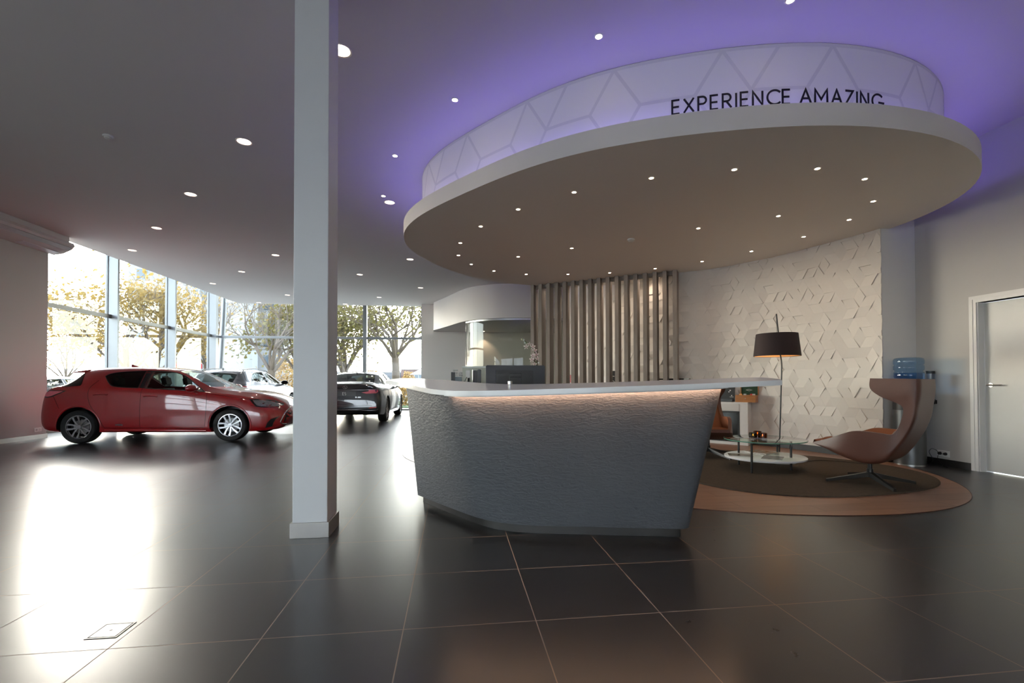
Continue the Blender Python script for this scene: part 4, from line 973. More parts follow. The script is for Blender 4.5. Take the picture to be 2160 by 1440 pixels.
# things on a low white cabinet behind the slats
cb = empty('sideboard', (1.83, 10.38, 0)); cb.rotation_euler = (0, 0, math.radians(-45)); tag(cb, 'long low white sideboard standing against the relief wall behind the slats', 'sideboard')
obj('body', boxm(-0.55, 0.60, -0.09, 0.10, 0.005, 1.03, bev=0.004), M_white, cb)
obj('top', boxm(-0.57, 0.62, -0.11, 0.10, 1.0305, 1.05, bev=0.003), M_white, cb)
for k in range(2): obj('door', boxm(-0.54 + k * 0.575, 0.02 + k * 0.575, -0.108, -0.0905, 0.08, 1.02, bev=0.003), M_acwhite, cb)
def on_cab(u, v, name, lab, cat_, w, h, m, dpt=0.03, extra=None):
    M = cb.matrix_basis.copy(); bpy.context.view_layer.update(); Mi = cb.matrix_world.inverted()
    p0 = Mi @ Vector((0, 0, H)); d = (Mi.to_3x3() @ ray(u, v)); t_ = (-0.02 - p0.y) / d.y; q = p0 + d * t_
    t = empty(name, cb.matrix_world @ Vector((q.x, -0.02, 1.0505)), math.radians(-45)); tag(t, lab, cat_)
    obj('panel', boxm(-w / 2, w / 2, 0, dpt, 0, h, bev=0.003), m, t)
    if extra: extra(t)
    return t
t = on_cab(1201.5, 800, 'red_binder', 'dark red upright binder glimpsed between the slats', 'binder', 0.13, AY(1200, 789, 9.9).z - 1.05, M_redobj, 0.1)
obj('label_strip', boxm(-0.045, 0.045, -0.003, -0.0005, 0.0, 0.03), M_paper, t)
def pic(t):
    bm = bmesh.new(); tube(bm, [(-0.05, -0.002, 0.12), (0.06, -0.002, 0.04)], 0.004, 6); tube(bm, [(-0.03, -0.002, 0.17), (0.05, -0.002, 0.165)], 0.006, 6); obj('light_print', bm, M_paper, t)
on_cab(1292, 795, 'black_picture', 'small black picture with pale strokes glimpsed between the slats', 'picture', 0.16, AY(1292, 780.5, 9.4).z - 1.05, M_booklet, 0.02, pic)
# black shelf between screen and lounge
shp, shn = along(PL * 0.455); ang_s = math.atan2(shn.y, shn.x) + PI / 2
q0, q1 = AY(1388, 799.5, 9.17), AY(1454, 799.5, 8.80)
t = empty('black_shelf', ((q0.x + q1.x) / 2, (q0.y + q1.y) / 2, (q0.z + q1.z) / 2)); t.rotation_euler = (0, 0, math.atan2(q1.y - q0.y, q1.x - q0.x)); tag(t, 'slim black wall shelf just above the counter line beside the last slat', 'shelf')
Lh = (q1 - q0).length / 2
obj('board', boxm(-Lh, Lh, -0.03, 0.08, -0.012, 0.012, bev=0.002), M_blackgloss, t)
bm = bmesh.new(); box(bm, -Lh + 0.1, Lh - 0.1, 0.04, 0.10, -0.04, -0.0125); obj('bracket', bm, M_blackmetal, t)
for k, (u, hgt) in enumerate(((1411, 0.05), (1416, 0.065))):
    p = AY(u, 797, 8.9); tt = empty('small_glass', (0, 0, 0)); loc = t.matrix_basis
    x = (p - t.location).length * (-1 if p.x < t.location.x else 1); bpy.context.view_layer.update()
    tt.location = t.matrix_world @ Vector((x, 0.03, 0.0125)); tag(tt, ['tiny clear glass on the black shelf, the left of two', 'tiny clear glass on the black shelf, the right and taller of two'][k], 'glass')
    bm = bmesh.new(); lathe(bm, [(0.014, 0), (0.018, hgt)], 16, cap1=False); obj('bowl', bm, M_clear, tt, smooth=60)
    bm = bmesh.new(); lathe(bm, [(0.019, hgt), (0.018, hgt + 0.004)], 16); obj('rim', bm, M_paper, tt, smooth=60)

# ================================================================== LOUNGE
rugp = [(1476, 1017), (1540, 1034), (1620, 1046), (1746, 1049), (1850, 1046), (1930, 1039), (1978, 1022), (1975, 1013), (1940, 997), (1890, 985), (1820, 975), (1720, 966.5), (1640, 958), (1560, 951)]
rp = [tuple(G(u, v)[:2]) for u, v in rugp] + [(1.75, 6.1), (2.2, 7.1), (1.85, 5.5)]
_cc = CC.copy(); CC = np.array([3.2, 5.75]); fr_ = fourier(rp, 3, 2e-3)
ring = [(CC[0] + fr_(2 * PI * i / 96) * math.cos(2 * PI * i / 96), CC[1] + fr_(2 * PI * i / 96) * math.sin(2 * PI * i / 96)) for i in range(96)]; rc = CC.copy(); CC = _cc
bm = bmesh.new(); prism(bm, [(x - rc[0], y - rc[1]) for x, y in ring], 0, 0.012); fixn(bm); bmesh.ops.bevel(bm, geom=[e for e in bm.edges if e.verts[0].co.z > 0.01 and e.verts[1].co.z > 0.01], offset=0.004, segments=2, affect='EDGES')
rug = obj('oval_rug', bm, M_rug, loc=(rc[0], rc[1], 0.0045)); tag(rug, 'dark brown oval rug on the wooden floor under the lounge furniture', 'rug'); RZ = 0.0165

def lounge_chair(name):
    root = empty(name)
    O = [(0.485, 0.385), (0.41, 0.362), (0.323, 0.338), (0.201, 0.290), (0.064, 0.249), (-0.04, 0.232), (-0.159, 0.248), (-0.239, 0.306), (-0.317, 0.413), (-0.402, 0.57), (-0.453, 0.711), (-0.47, 0.816), (-0.487, 0.92), (-0.493, 0.983), (-0.495, 1.045), (-0.492, 1.105)]
    E = [(0.475, 0.40), (0.37, 0.435), (0.26, 0.478), (0.148, 0.528), (0.045, 0.566), (-0.07, 0.570), (-0.19, 0.562), (-0.275, 0.555), (-0.315, 0.60), (-0.341, 0.677), (-0.362, 0.77), (-0.355, 0.840), (-0.272, 0.890), (-0.187, 0.930), (-0.10, 1.01), (-0.10, 1.115)]
    Wd = [0.18, 0.22, 0.255, 0.285, 0.30, 0.305, 0.305, 0.30, 0.285, 0.275, 0.27, 0.27, 0.275, 0.28, 0.28, 0.275]
    cO = cat([(x, 0, z) for x, z in O], 4); cE = cat([(x, 0, z) for x, z in E], 4); cW = cat([(w, 0, 0) for w in Wd], 4)
    th = 0.045; m = 14
    bm = bmesh.new(); outer, inner = [], []
    N_ = len(cO)
    for i in range(N_):
        o_, e_, w = cO[i], cE[i], cW[i].x
        ro, ri = [], []
        for k in range(-m, m + 1):
            t = k / m; s_ = abs(t)
            f = max(0.0, (s_ - 0.35) / 0.65); rise = f ** 1.7
            y = w * math.copysign(math.sin(min(1.0, s_ / 0.62) * PI / 2) ** 0.9, t) if s_ else 0
            P = Vector((o_.x + (e_.x - o_.x) * rise, y, o_.z + (e_.z - o_.z) * rise))
            ro.append(P)
        outer.append(ro)
    # inner offset by normals
    def nrmv(i, k):
        a = outer[min(i + 1, N_ - 1)][k] - outer[max(i - 1, 0)][k]; b = outer[i][min(k + 1, 2 * m)] - outer[i][max(k - 1, 0)]
        return a.cross(b).normalized()
    vo = [[bm.verts.new(p) for p in r] for r in outer]
    vi = []
    for i in range(N_):
        r = []
        for k in range(2 * m + 1):
            n_ = nrmv(i, k); p = outer[i][k]
            tt = th
            q = p + n_ * tt; c = Vector((0.05, 0, 0.75))
            if (q - c).length > (p - c).length: q = p - n_ * tt
            r.append(bm.verts.new(q))
        vi.append(r)
    for i in range(N_ - 1):
        for k in range(2 * m):
            bm.faces.new((vo[i][k], vo[i][k + 1], vo[i + 1][k + 1], vo[i + 1][k])).material_index = 0
            bm.faces.new((vi[i][k], vi[i + 1][k], vi[i + 1][k + 1], vi[i][k + 1])).material_index = 1
        for k in (0, 2 * m): bm.faces.new((vo[i][k], vo[i + 1][k], vi[i + 1][k], vi[i][k])).material_index = 0
    for i in (0, N_ - 1):
        for k in range(2 * m): bm.faces.new((vo[i][k], vo[i][k + 1], vi[i][k + 1], vi[i][k])).material_index = 0
    fixn(bm); sh = obj('shell', bm, [M_leather, M_leather_in], root, smooth=180)
    md = sh.modifiers.new('bev', 'BEVEL'); md.width = 0.02; md.segments = 3; md.limit_method = 'ANGLE'; md.angle_limit = math.radians(50)
    md = sh.modifiers.new('sub', 'SUBSURF'); md.levels = 1; md.render_levels = 1
    # seat cushion
    bm = bmesh.new(); rows = []
    for i in range(9):
        f = i / 8; x = 0.40 - 0.56 * f; z = 0.425 - 0.06 * math.sin(f * 1.9); w = 0.17 + 0.075 * math.sin(min(1, f * 1.6) * PI / 2)
        rows.append((x, z, w))
    lo_, hi_ = [], []
    for x, z, w in rows:
        lo_.append([bm.verts.new((x, w * k / 5, z - 0.05)) for k in range(-5, 6)]); hi_.append([bm.verts.new((x, w * k / 5, z + 0.03 - 0.02 * abs(k / 5) ** 3)) for k in range(-5, 6)])
    for i in range(8):
        for k in range(10): bm.faces.new((hi_[i][k], hi_[i + 1][k], hi_[i + 1][k + 1], hi_[i][k + 1])); bm.faces.new((lo_[i][k], lo_[i][k + 1], lo_[i + 1][k + 1], lo_[i + 1][k]))
        for k in (0, 10): bm.faces.new((lo_[i][k], lo_[i + 1][k], hi_[i + 1][k], hi_[i][k]))
    for i in (0, 8):
        for k in range(10): bm.faces.new((lo_[i][k], lo_[i][k + 1], hi_[i][k + 1], hi_[i][k]))
    fixn(bm); obj('seat_cushion', bm, M_leather_in, root, smooth=60)
    bm = bmesh.new(); lathe(bm, [(0.03, 0.06), (0.03, 0.15), (0.022, 0.152), (0.022, 0.262)], 24); obj('pedestal', bm, M_blackmetal, root, smooth=40)
    for k in range(4):
        bm = bmesh.new(); a = k * PI / 2; Rm = Matrix.Rotation(a, 4, 'Z')
        pts_ = [(0.0, 0.028, 0.085), (0.0, 0.028, 0.125), (0.2, 0.02, 0.055 + 0.02), (0.42, 0.016, 0.0)]
        S_ = [(0.0, 0.026, 0.07, 0.122), (0.14, 0.021, 0.045, 0.088), (0.40, 0.016, 0.008, 0.034), (0.425, 0.015, 0.0, 0.03)]
        rws = [[bm.verts.new(Rm @ Vector(p)) for p in ((x, -w, z0), (x, w, z0), (x, w * 0.8, z1), (x, -w * 0.8, z1))] for x, w, z0, z1 in S_]
        for p, q in zip(rws, rws[1:]):
            for j in range(4): bm.faces.new((p[j], p[(j + 1) % 4], q[(j + 1) % 4], q[j]))
        bm.faces.new(rws[0]); bm.faces.new(rws[-1][::-1]); fixn(bm); obj('leg', bm, M_blackmetal, root)
    return root
ch = lounge_chair('swivel_armchair'); ch.location = (3.83, 5.01, RZ); ch.rotation_euler = (0, 0, math.radians(124.5))
tag(ch, 'cognac leather high-back swivel armchair seen from the side, nearest the water cooler', 'armchair', 'cognac swivel armchairs of the lounge')
c2 = copy_tree(ch); c2.location = (2.88, 6.87, RZ); c2.rotation_euler = (0, 0, math.radians(-100)); tag(c2, 'orange-brown swivel armchair half hidden behind the right end of the desk', 'armchair')

for cc_, off_ in ((ch, 45.3), (c2, 30.0)):
    for x_ in cc_.children:
        if x_.name.startswith('leg'): x_.rotation_euler = (0, 0, math.radians(off_))

# coffee table
tb = empty('coffee_table', (3.18, 5.89, RZ)); tb.rotation_euler = (0, 0, math.radians(12)); tag(tb, 'round coffee table with a glass top and a white lower shelf', 'coffee table')
bm = bmesh.new(); lathe(bm, [(0.475, 0), (0.482, 0.004), (0.482, 0.008), (0.475, 0.012)], 64, (0, 0, 0.352), 1.0, 0.93); obj('glass_top', bm, M_tglass, tb, smooth=40)
bm = bmesh.new(); lathe(bm, [(0.478, 0.0), (0.482, 0.003), (0.482, 0.011), (0.478, 0.0118)], 64, (0, 0, 0.352), 1.003, 0.933, cap0=False, cap1=False); o = obj('glass_edge', bm, mat('green_glass_edge', (0.10, 0.30, 0.22), 0.15, var=0.1), tb, smooth=40)
bm = bmesh.new(); lathe(bm, [(0.47, 0), (0.478, 0.006), (0.478, 0.022), (0.47, 0.028)], 64, (0, 0, 0.125), 1.0, 0.93); obj('lower_shelf', bm, M_counter, tb, smooth=40)
for x, y in ((-0.405, -0.245), (0.19, -0.415 + 0.11), (-0.16, 0.30), (0.38, 0.22)):
    pass
bpy.context.view_layer.update()
for px, py in ((2.838, 5.543), (3.414, 5.727), (2.964, 6.12), (3.505, 6.183)):
    q = tb.matrix_world.inverted() @ Vector((px, py, RZ)); bm = bmesh.new(); tube(bm, [(q.x, q.y, 0), (q.x, q.y, 0.3515)], 0.013, 14); lathe(bm, [(0.017, 0.3515), (0.017, 0.3519)], 14, (q.x, q.y, 0)); obj('leg', bm, M_blackmetal, tb, smooth=40)
# tealight glasses
def tealight(u, v, y, r, h, m, lab):
    p = AZ(u, v, RZ + 0.3655); p = Vector((AY(u, v, y).x, y, RZ + 0.3645)); t = empty('tealight_holder', p); tag(t, lab, 'candle holder', 'tealight holders on the glass table')
    bm = bmesh.new(); lathe(bm, [(r * 0.96, 0.0), (r, 0.01), (r, h * 0.4)], 28, cap1=True); obj('clear_base', bm, M_clear, t, smooth=50)
    bm = bmesh.new(); lathe(bm, [(r, h * 0.4 + 0.0005), (r * 1.03, h * 0.7), (r, h), (r * 0.88, h), (r * 0.86, h * 0.45)], 28, cap0=False, cap1=True); obj('coloured_glass', fixn(bm), m, t, smooth=50)
    bm = bmesh.new(); lathe(bm, [(0.019, 0), (0.019, 0.015)], 20, (0, 0, h * 0.46)); obj('candle', bm, M_paper, t)
    bm = bmesh.new(); lathe(bm, [(0.001, 0), (0.0045, 0.006), (0.003, 0.014), (0.0005, 0.022)], 10, (0, 0, h * 0.46 + 0.0155)); obj('flame', bm, M_flame, t, smooth=60)
tealight(1588.5, 925, 5.72, 0.046, 0.095, M_olive, 'olive glass tealight holder, front left of three on the glass table')
tealight(1608.5, 926, 5.68, 0.051, 0.095, M_amber, 'brown amber glass tealight holder, front right of three on the glass table')
tealight(1598, 921, 5.90, 0.046, 0.095, M_amber, 'amber glass tealight holder standing behind the two in front')
# magazines
def mag(u, v, rot, w, l, z, lab, col, n=3):
    p = AZ(u, v, z); t = empty('magazine', (p.x, p.y, z), math.radians(rot)); tag(t, lab, 'magazine')
    obj('pages', boxm(-w / 2, w / 2, -l / 2, l / 2, 0, 0.006), M_paper, t)
    obj('cover', boxm(-w / 2 - 0.001, w / 2 + 0.001, -l / 2 - 0.001, l / 2 + 0.001, 0.0062, 0.0072), mat('cover_print', col, 0.25, var=0.8, vs=14), t)
MZ = RZ + 0.1535
mag(1561, 960, 70, 0.21, 0.27, MZ, 'magazine with a dark glossy cover on the left of the lower table shelf', (0.18, 0.14, 0.10))
mag(1606, 955.5, 20, 0.25, 0.30, MZ, 'lower magazine of the stack at the back of the white shelf', (0.25, 0.2, 0.16))
mag(1606, 953.5, 28, 0.25, 0.30, MZ + 0.0075, 'magazine with a brown pictured cover topping the stack at the back', (0.28, 0.16, 0.09))
mag(1630, 966, -35, 0.22, 0.30, MZ, 'grey magazine lying slanted at the front right of the white shelf', (0.22, 0.23, 0.25))

# floor lamp
lb = (3.56, 6.34); lp = empty('floor_lamp', (lb[0], lb[1], RZ)); tag(lp, 'tall floor lamp with a dark drum shade and thin leaning pole beside the coffee table', 'floor lamp')
def LP(u, v, y=lb[1]): p = AY(u, v, y); return Vector((p.x - lb[0], p.y - lb[1], p.z - RZ))
bm = bmesh.new(); lathe(bm, [(0.20, 0), (0.205, 0.006), (0.205, 0.014), (0.19, 0.018)], 48, (LP(1641, 940).x, -0.03, 0)); obj('base', bm, M_white, lp, smooth=40)
bm = bmesh.new(); tube(bm, cat([LP(1643.5, 950) * 1 - Vector((0, 0, LP(1643.5, 950).z - 0.016)), LP(1646, 880), LP(1648.5, 790), LP(1648.5, 765), LP(1645, 740), LP(1642, 705), LP(1637.5, 662)], 6), 0.0085, 10); obj('pole', bm, M_blackmetal, lp, smooth=60)
cx_, zt0, zb0 = LP(1638.5, 720).x, LP(1638, 704).z, LP(1638, 750.5).z
rb_ = (LP(1683, 750).x - LP(1594, 750).x) / 2; rt_ = (LP(1678.5, 704).x - LP(1600, 704).x) / 2
bm = bmesh.new(); lathe(bm, [(rb_, zb0), (rt_, zt0)], 64, (cx_, 0, 0), cap0=False, cap1=False)
lathe(bm, [(rb_ - 0.004, zb0), (rt_ - 0.004, zt0)], 64, (cx_, 0, 0), cap0=False, cap1=False, mat=1)
fc = bm.faces[:] ; fixn(bm)
sh = obj('lamp_shade', bm, [M_shade, M_shadein], lp, smooth=180)
bm = bmesh.new(); lathe(bm, [(rb_ - 0.001, zb0 - 0.004), (rb_ - 0.001, zb0), (rb_ - 0.006, zb0), (rb_ - 0.006, zb0 - 0.004)], 64, (cx_, 0, 0), cap0=False, cap1=False); obj('shade_hem', fixn(bm), M_shade, sh, smooth=60)
bm = bmesh.new(); tube(bm, [(cx_, 0, zt0 + 0.02), (cx_, 0, zb0 + 0.16)], 0.012, 12); tube(bm, [(LP(1642, 705).x, 0, zt0 + 0.01), (cx_ - rt_ + 0.005, 0, zt0 - 0.005)], 0.003, 6); tube(bm, [(LP(1642, 705).x, 0, zt0 + 0.01), (cx_ + rt_ - 0.005, 0, zt0 - 0.005)], 0.003, 6); tube(bm, [LP(1637.5, 664), (cx_, 0, zt0 + 0.02)], 0.002, 6); obj('lamp_holder', bm, M_blackmetal, lp, smooth=60)
bm = bmesh.new(); lathe(bm, [(0.012, 0.0), (0.03, 0.035), (0.03, 0.055), (0.012, 0.08)], 20, (cx_, 0, zb0 + 0.085)); obj('bulb', bm, M_bulb, lp, smooth=60)
bm = bmesh.new(); bd = [LP(1648, 920), ]
tube(bm, cat([(-0.02, 0, 0.03), (0.06, 0.0, 0.003), (0.2, -0.05, 0.003), (0.42, -0.02, 0.004), (0.65, 0.08, 0.004), (0.9, -0.05, 0.004), (1.1, -0.3, 0.004)], 8), 0.0035, 6); obj('cord', bm, M_black, lp, smooth=60)

# fireplace console against the relief wall
f0 = G(1578, 940.5); f1 = G(1503, 934.5); fd = (f1 - f0).normalized(); fang = math.atan2(-fd.y, -fd.x)
fp = empty('fireplace_console', (f0.x, f0.y, 0.0045)); fp.rotation_euler = (0, 0, fang); tag(fp, 'white fireplace console with a black firebox behind the coffee table', 'fireplace')
FH = AY(1577, 849, f0.y).z; FW, FD = 0.88, 0.25; ow0, ow1 = 0.13, FW - 0.13; oz0, oz1 = 0.05, AY(1574, 868.5, f0.y).z
bm = bmesh.new(); box(bm, -0.13, 0, 0.0, FD, 0, FH - 0.025); box(bm, -FW, -ow1, 0.0, FD, 0, FH - 0.025); box(bm, -ow1, -0.13, 0, FD, oz1, FH - 0.025); box(bm, -ow1, -0.13, 0, FD, 0, oz0); box(bm, -ow1, -0.13, FD - 0.02, FD, oz0, oz1); obj('surround', bm, M_white, fp)
obj('top', boxm(-FW - 0.004, 0.004, -0.004, FD, FH - 0.0245, FH, bev=0.003), M_white, fp)
obj('drawer_front', boxm(-ow1 + 0.006, -0.138, -0.009, -0.0005, oz1 + 0.006, FH - 0.034, bev=0.002), M_acwhite, fp)
bm = bmesh.new(); box(bm, -ow1 + 0.0005, -0.1305, 0.05, FD - 0.021, oz0 + 0.0005, oz1 - 0.0005); obj('firebox', bm, M_blackgloss, fp)
bm = bmesh.new(); box(bm, -ow1 + 0.002, -0.132, -0.004, 0.04, oz0 + 0.001, oz0 + 0.02); box(bm, -0.16, -0.132, -0.004, 0.04, oz0, oz1 - 0.001); box(bm, -ow1 + 0.002, -0.132, -0.004, 0.04, oz1 - 0.03, oz1 - 0.001); obj('firebox_frame', bm, M_black, fp)
bm = bmesh.new()
for k, (x, y, r_) in enumerate(((-0.36, 0.03, 0.03), (-0.46, 0.03, 0.024), (-0.56, 0.03, 0.028))): tube(bm, [(x - 0.12, y, oz0 + 0.03 + r_), (x + 0.12, y, oz0 + 0.04 + r_)], r_ * 0.5, 10)
obj('logs', bm, M_bark, fp, smooth=40)
bpy.context.view_layer.update(); FM = fp.matrix_world.copy()
def onf(x, y): return FM @ Vector((x, y, FH + 0.0005))
def fx(u, yl=0.12):
    p0 = FM.inverted() @ Vector((0, 0, H)); d = FM.inverted().to_3x3() @ ray(u, 830); t_ = (yl - p0.y) / d.y; return (p0 + d * t_).x
xa, xb = fx(1552, 0.06), fx(1594.5, 0.06)
t = empty('wooden_box', onf((xa + xb) / 2, 0.12)); t.rotation_euler = (0, 0, fang); tag(t, 'open orange wooden box with a dark green lid lining on the white console', 'box')
hw = (xb - xa) / 2; bh = AY(1570, 833, f0.y + 0.1).z - FH - 0.0045; lh = AY(1580, 812, f0.y + 0.1).z - FH - 0.0045 + 0.02
bm = bmesh.new(); box(bm, -hw, hw, -0.09, 0.09, 0, 0.01); box(bm, -hw, hw, -0.09, -0.08, 0.01, bh); box(bm, -hw, hw, 0.08, 0.09, 0.01, bh); box(bm, -hw, -hw + 0.01, -0.08, 0.08, 0.01, bh); box(bm, hw - 0.01, hw, -0.08, 0.08, 0.01, bh); obj('case', bm, M_boxwood, t)
lidx0 = -hw + (fx(1562, 0.2) - xa)
bm = bmesh.new(); box(bm, lidx0, hw + 0.012, 0.092, 0.105, bh, lh); box(bm, lidx0, lidx0 + 0.012, 0.07, 0.092, bh, lh); box(bm, hw, hw + 0.012, 0.07, 0.092, bh, lh); box(bm, lidx0 + 0.012, hw, 0.07, 0.092, lh - 0.012, lh); ld = obj('lid', bm, M_boxwood, t)
obj('green_lining', boxm(lidx0 + 0.013, hw - 0.001, 0.085, 0.0915, bh + 0.001, lh - 0.013), M_greencloth, ld)
bm = bmesh.new(); cxl = (lidx0 + hw) / 2
tube(bm, [(cxl - 0.055, 0.084, bh + 0.085), (cxl, 0.084, bh + 0.105), (cxl + 0.055, 0.084, bh + 0.085), (cxl, 0.084, bh + 0.068), (cxl - 0.055, 0.084, bh + 0.085)], 0.0018, 6, caps=False); tube(bm, [(cxl - 0.04, 0.084, bh + 0.085), (cxl + 0.04, 0.084, bh + 0.085)], 0.004, 6); obj('emblem', bm, M_paper, ld)
bm = bmesh.new(); lathe(bm, [(0.008, 0), (0.008, 0.004)], 12, M=Matrix.Translation((0, -0.0905, bh * 0.55)) @ Matrix.Rotation(PI / 2, 4, 'X')); obj('clasp', bm, M_steel, t)
for k, (dx, cl) in enumerate(((-0.10, (0.8, 0.35, 0.1)), (-0.03, (0.75, 0.75, 0.72)), (0.08, (0.6, 0.05, 0.05)), (0.12, (0.8, 0.78, 0.75)))):
    p = t.matrix_basis @ Vector((dx * hw / 0.17, 0.0, 0.0102)); tt = empty('tea_sachet', p, fang + 0.2 * k); tag(tt, ['orange sachet standing in the wooden box', 'pale sachet in the middle of the wooden box', 'red sachet in the right half of the wooden box', 'white sachet beside the red one in the wooden box'][k], 'sachet', 'sachets in the wooden box')
    obj('packet', boxm(-0.022, 0.022, -0.006, 0.006, 0, bh + 0.012, bev=0.002), mat('sachet_%d' % k, cl, 0.5), tt)
bwid = 0.20; xc = fx(1549.5, 0.13) - 0.14 - 0.02
t = empty('dark_brochure', onf(xc + 0.02, 0.13)); t.rotation_euler = (math.radians(-8), 0, fang); tag(t, 'dark brochure with small white emblems leaning upright beside the wooden box', 'brochure')
obj('cover', boxm(-bwid, bwid - 0.06, 0, 0.008, 0.0, 0.26, bev=0.001), M_booklet, t)
bm = bmesh.new(); q_ = bwid - 0.14
lathe(bm, [(0.012, 0), (0.012, 0.001)], 14, M=Matrix.Translation((q_, -0.0006, 0.2)) @ Matrix.Rotation(PI / 2, 4, 'X')); lathe(bm, [(0.010, 0), (0.010, 0.001)], 14, M=Matrix.Translation((q_ - 0.02, -0.0006, 0.175)) @ Matrix.Rotation(PI / 2, 4, 'X'))
box(bm, q_ + 0.02, q_ + 0.035, -0.0016, -0.0004, 0.10, 0.118); box(bm, q_ - 0.005, q_ + 0.06, -0.0016, -0.0004, 0.082, 0.088); obj('printed_emblems', bm, M_paper, t)
t = empty('black_tray', onf(xc + 0.02, 0.055)); t.rotation_euler = (0, 0, fang); tag(t, 'flat black tray in front of the dark brochure', 'tray')
bm = bmesh.new(); box(bm, -bwid, bwid - 0.07, -0.03, 0.035, 0, 0.008); box(bm, -bwid, bwid - 0.07, -0.03, -0.024, 0.008, 0.05); obj('tray_body', bm, M_blackgloss, t)

# water cooler
wc = empty('water_cooler', (5.27, 6.2, 0)); tag(wc, 'dark steel water cooler cylinder standing in the corner behind the armchair', 'water cooler')
bm = bmesh.new(); lathe(bm, [(0.172, 0.015), (0.172, 0.72)], 48); obj('body', bm, M_coolerbody, wc, smooth=40)
bm = bmesh.new(); lathe(bm, [(0.176, 0), (0.176, 0.0145)], 48); obj('foot_ring', bm, M_steel, wc, smooth=40)
bm = bmesh.new(); lathe(bm, [(0.172, 0.7205), (0.172, 0.95), (0.165, 0.965)], 48); obj('head', bm, M_black, wc, smooth=40)
bm = bmesh.new(); box(bm, -0.10, 0.02, -0.178, -0.12, 0.74, 0.90); bmesh.ops.bevel(bm, geom=bm.edges[:], offset=0.006, segments=2, affect='EDGES'); obj('tap_recess', bm, M_white, wc)
for k in range(2):
    bm = bmesh.new(); tube(bm, [(-0.06 + 0.05 * k, -0.178, 0.86), (-0.06 + 0.05 * k, -0.205, 0.86), (-0.06 + 0.05 * k, -0.205, 0.83)], 0.007, 8); obj('tap', bm, M_black if k else M_steel, wc, smooth=60)
bt = empty('water_bottle', (5.27, 6.2, 0.9655)); tag(bt, 'large upturned blue plastic water bottle on top of the cooler', 'water bottle')
bm = bmesh.new(); r = 0.163
lathe(bm, [(0.06, 0.0), (r * 0.8, 0.03), (r * 0.92, 0.06), (r * 0.92, 0.17), (r * 0.98, 0.19), (r * 0.98, 0.25), (r * 0.90, 0.265), (r * 0.90, 0.275), (r, 0.29), (r, 0.335), (r * 0.93, 0.35), (r, 0.365), (r, 0.41), (r * 0.95, 0.435), (r * 0.82, 0.445)], 48); obj('bottle_body', bm, M_bluewater, bt, smooth=50)
bm = bmesh.new(); lathe(bm, [(0.055, 0.004), (r * 0.76, 0.035), (r * 0.88, 0.065), (r * 0.88, 0.16), (r * 0.94, 0.19), (r * 0.94, 0.245)], 40); obj('water', bm, glassmat('blue_water', (0.50, 0.68, 0.85), 0.6), bt, smooth=50)
bm = bmesh.new(); vs_ = []
for k in range(9):
    a = -PI / 2 + 0.35 + k * 0.09; vs_.append((bm.verts.new((r * 0.99 * math.cos(a), r * 0.99 * math.sin(a), 0.10)), bm.verts.new((r * 0.99 * math.cos(a), r * 0.99 * math.sin(a), 0.235))))
for a, b in zip(vs_, vs_[1:]): bm.faces.new((a[0], b[0], b[1], a[1]))
bmesh.ops.solidify(bm, geom=bm.faces[:], thickness=0.001); obj('bottle_label', bm, mat('pale_blue_label', (0.35, 0.55, 0.72), 0.4, var=0.4, vs=30), bt, smooth=60)
# cup dispenser on the right wall
pd = HA(1963, 816, AR - 0.055); cd = empty('cup_dispenser', (pd.x, pd.y, 0.80)); cd.rotation_euler = (0, 0, TH); tag(cd, 'clear tube cup dispenser with black caps on the wall beside the cooler', 'cup dispenser')
bm = bmesh.new(); lathe(bm, [(0.043, 0.062), (0.043, 0.40)], 28, cap0=False, cap1=False); obj('tube', bm, M_clear, cd, smooth=50)
bm = bmesh.new(); lathe(bm, [(0.046, 0.4005), (0.046, 0.435)], 28); box(bm, -0.065, 0.054, -0.006, 0.006, 0.425, 0.435); obj('top_cap', bm, M_black, cd, smooth=40)
bm = bmesh.new(); lathe(bm, [(0.042, -0.004), (0.047, 0.0), (0.047, 0.0615)], 28); box(bm, 0.03, 0.054, -0.035, 0.035, 0.0, 0.05); obj('bottom_holder', bm, M_black, cd, smooth=40)
# ================================================================== CARS
def pc_(keys, x):
    """smooth (monotone cubic) interpolation through (x, value) keys"""
    X = [k[0] for k in keys]; Y = [k[1] for k in keys]
    if x <= X[0]: return Y[0]
    if x >= X[-1]: return Y[-1]
    i = max(j for j in range(len(X)) if X[j] <= x); i = min(i, len(X) - 2)
    h = [X[j + 1] - X[j] for j in range(len(X) - 1)]; d = [(Y[j + 1] - Y[j]) / h[j] for j in range(len(h))]
    def m(j):
        if j == 0: return d[0]
        if j == len(X) - 1: return d[-1]
        if d[j - 1] * d[j] <= 0: return 0.0
        w1 = 2 * h[j] + h[j - 1]; w2 = h[j] + 2 * h[j - 1]; return (w1 + w2) / (w1 / d[j - 1] + w2 / d[j])
    t = (x - X[i]) / h[i]; a, b = m(i) * h[i], m(i + 1) * h[i]
    return (2 * t ** 3 - 3 * t * t + 1) * Y[i] + (t ** 3 - 2 * t * t + t) * a + (-2 * t ** 3 + 3 * t * t) * Y[i + 1] + (t ** 3 - t * t) * b
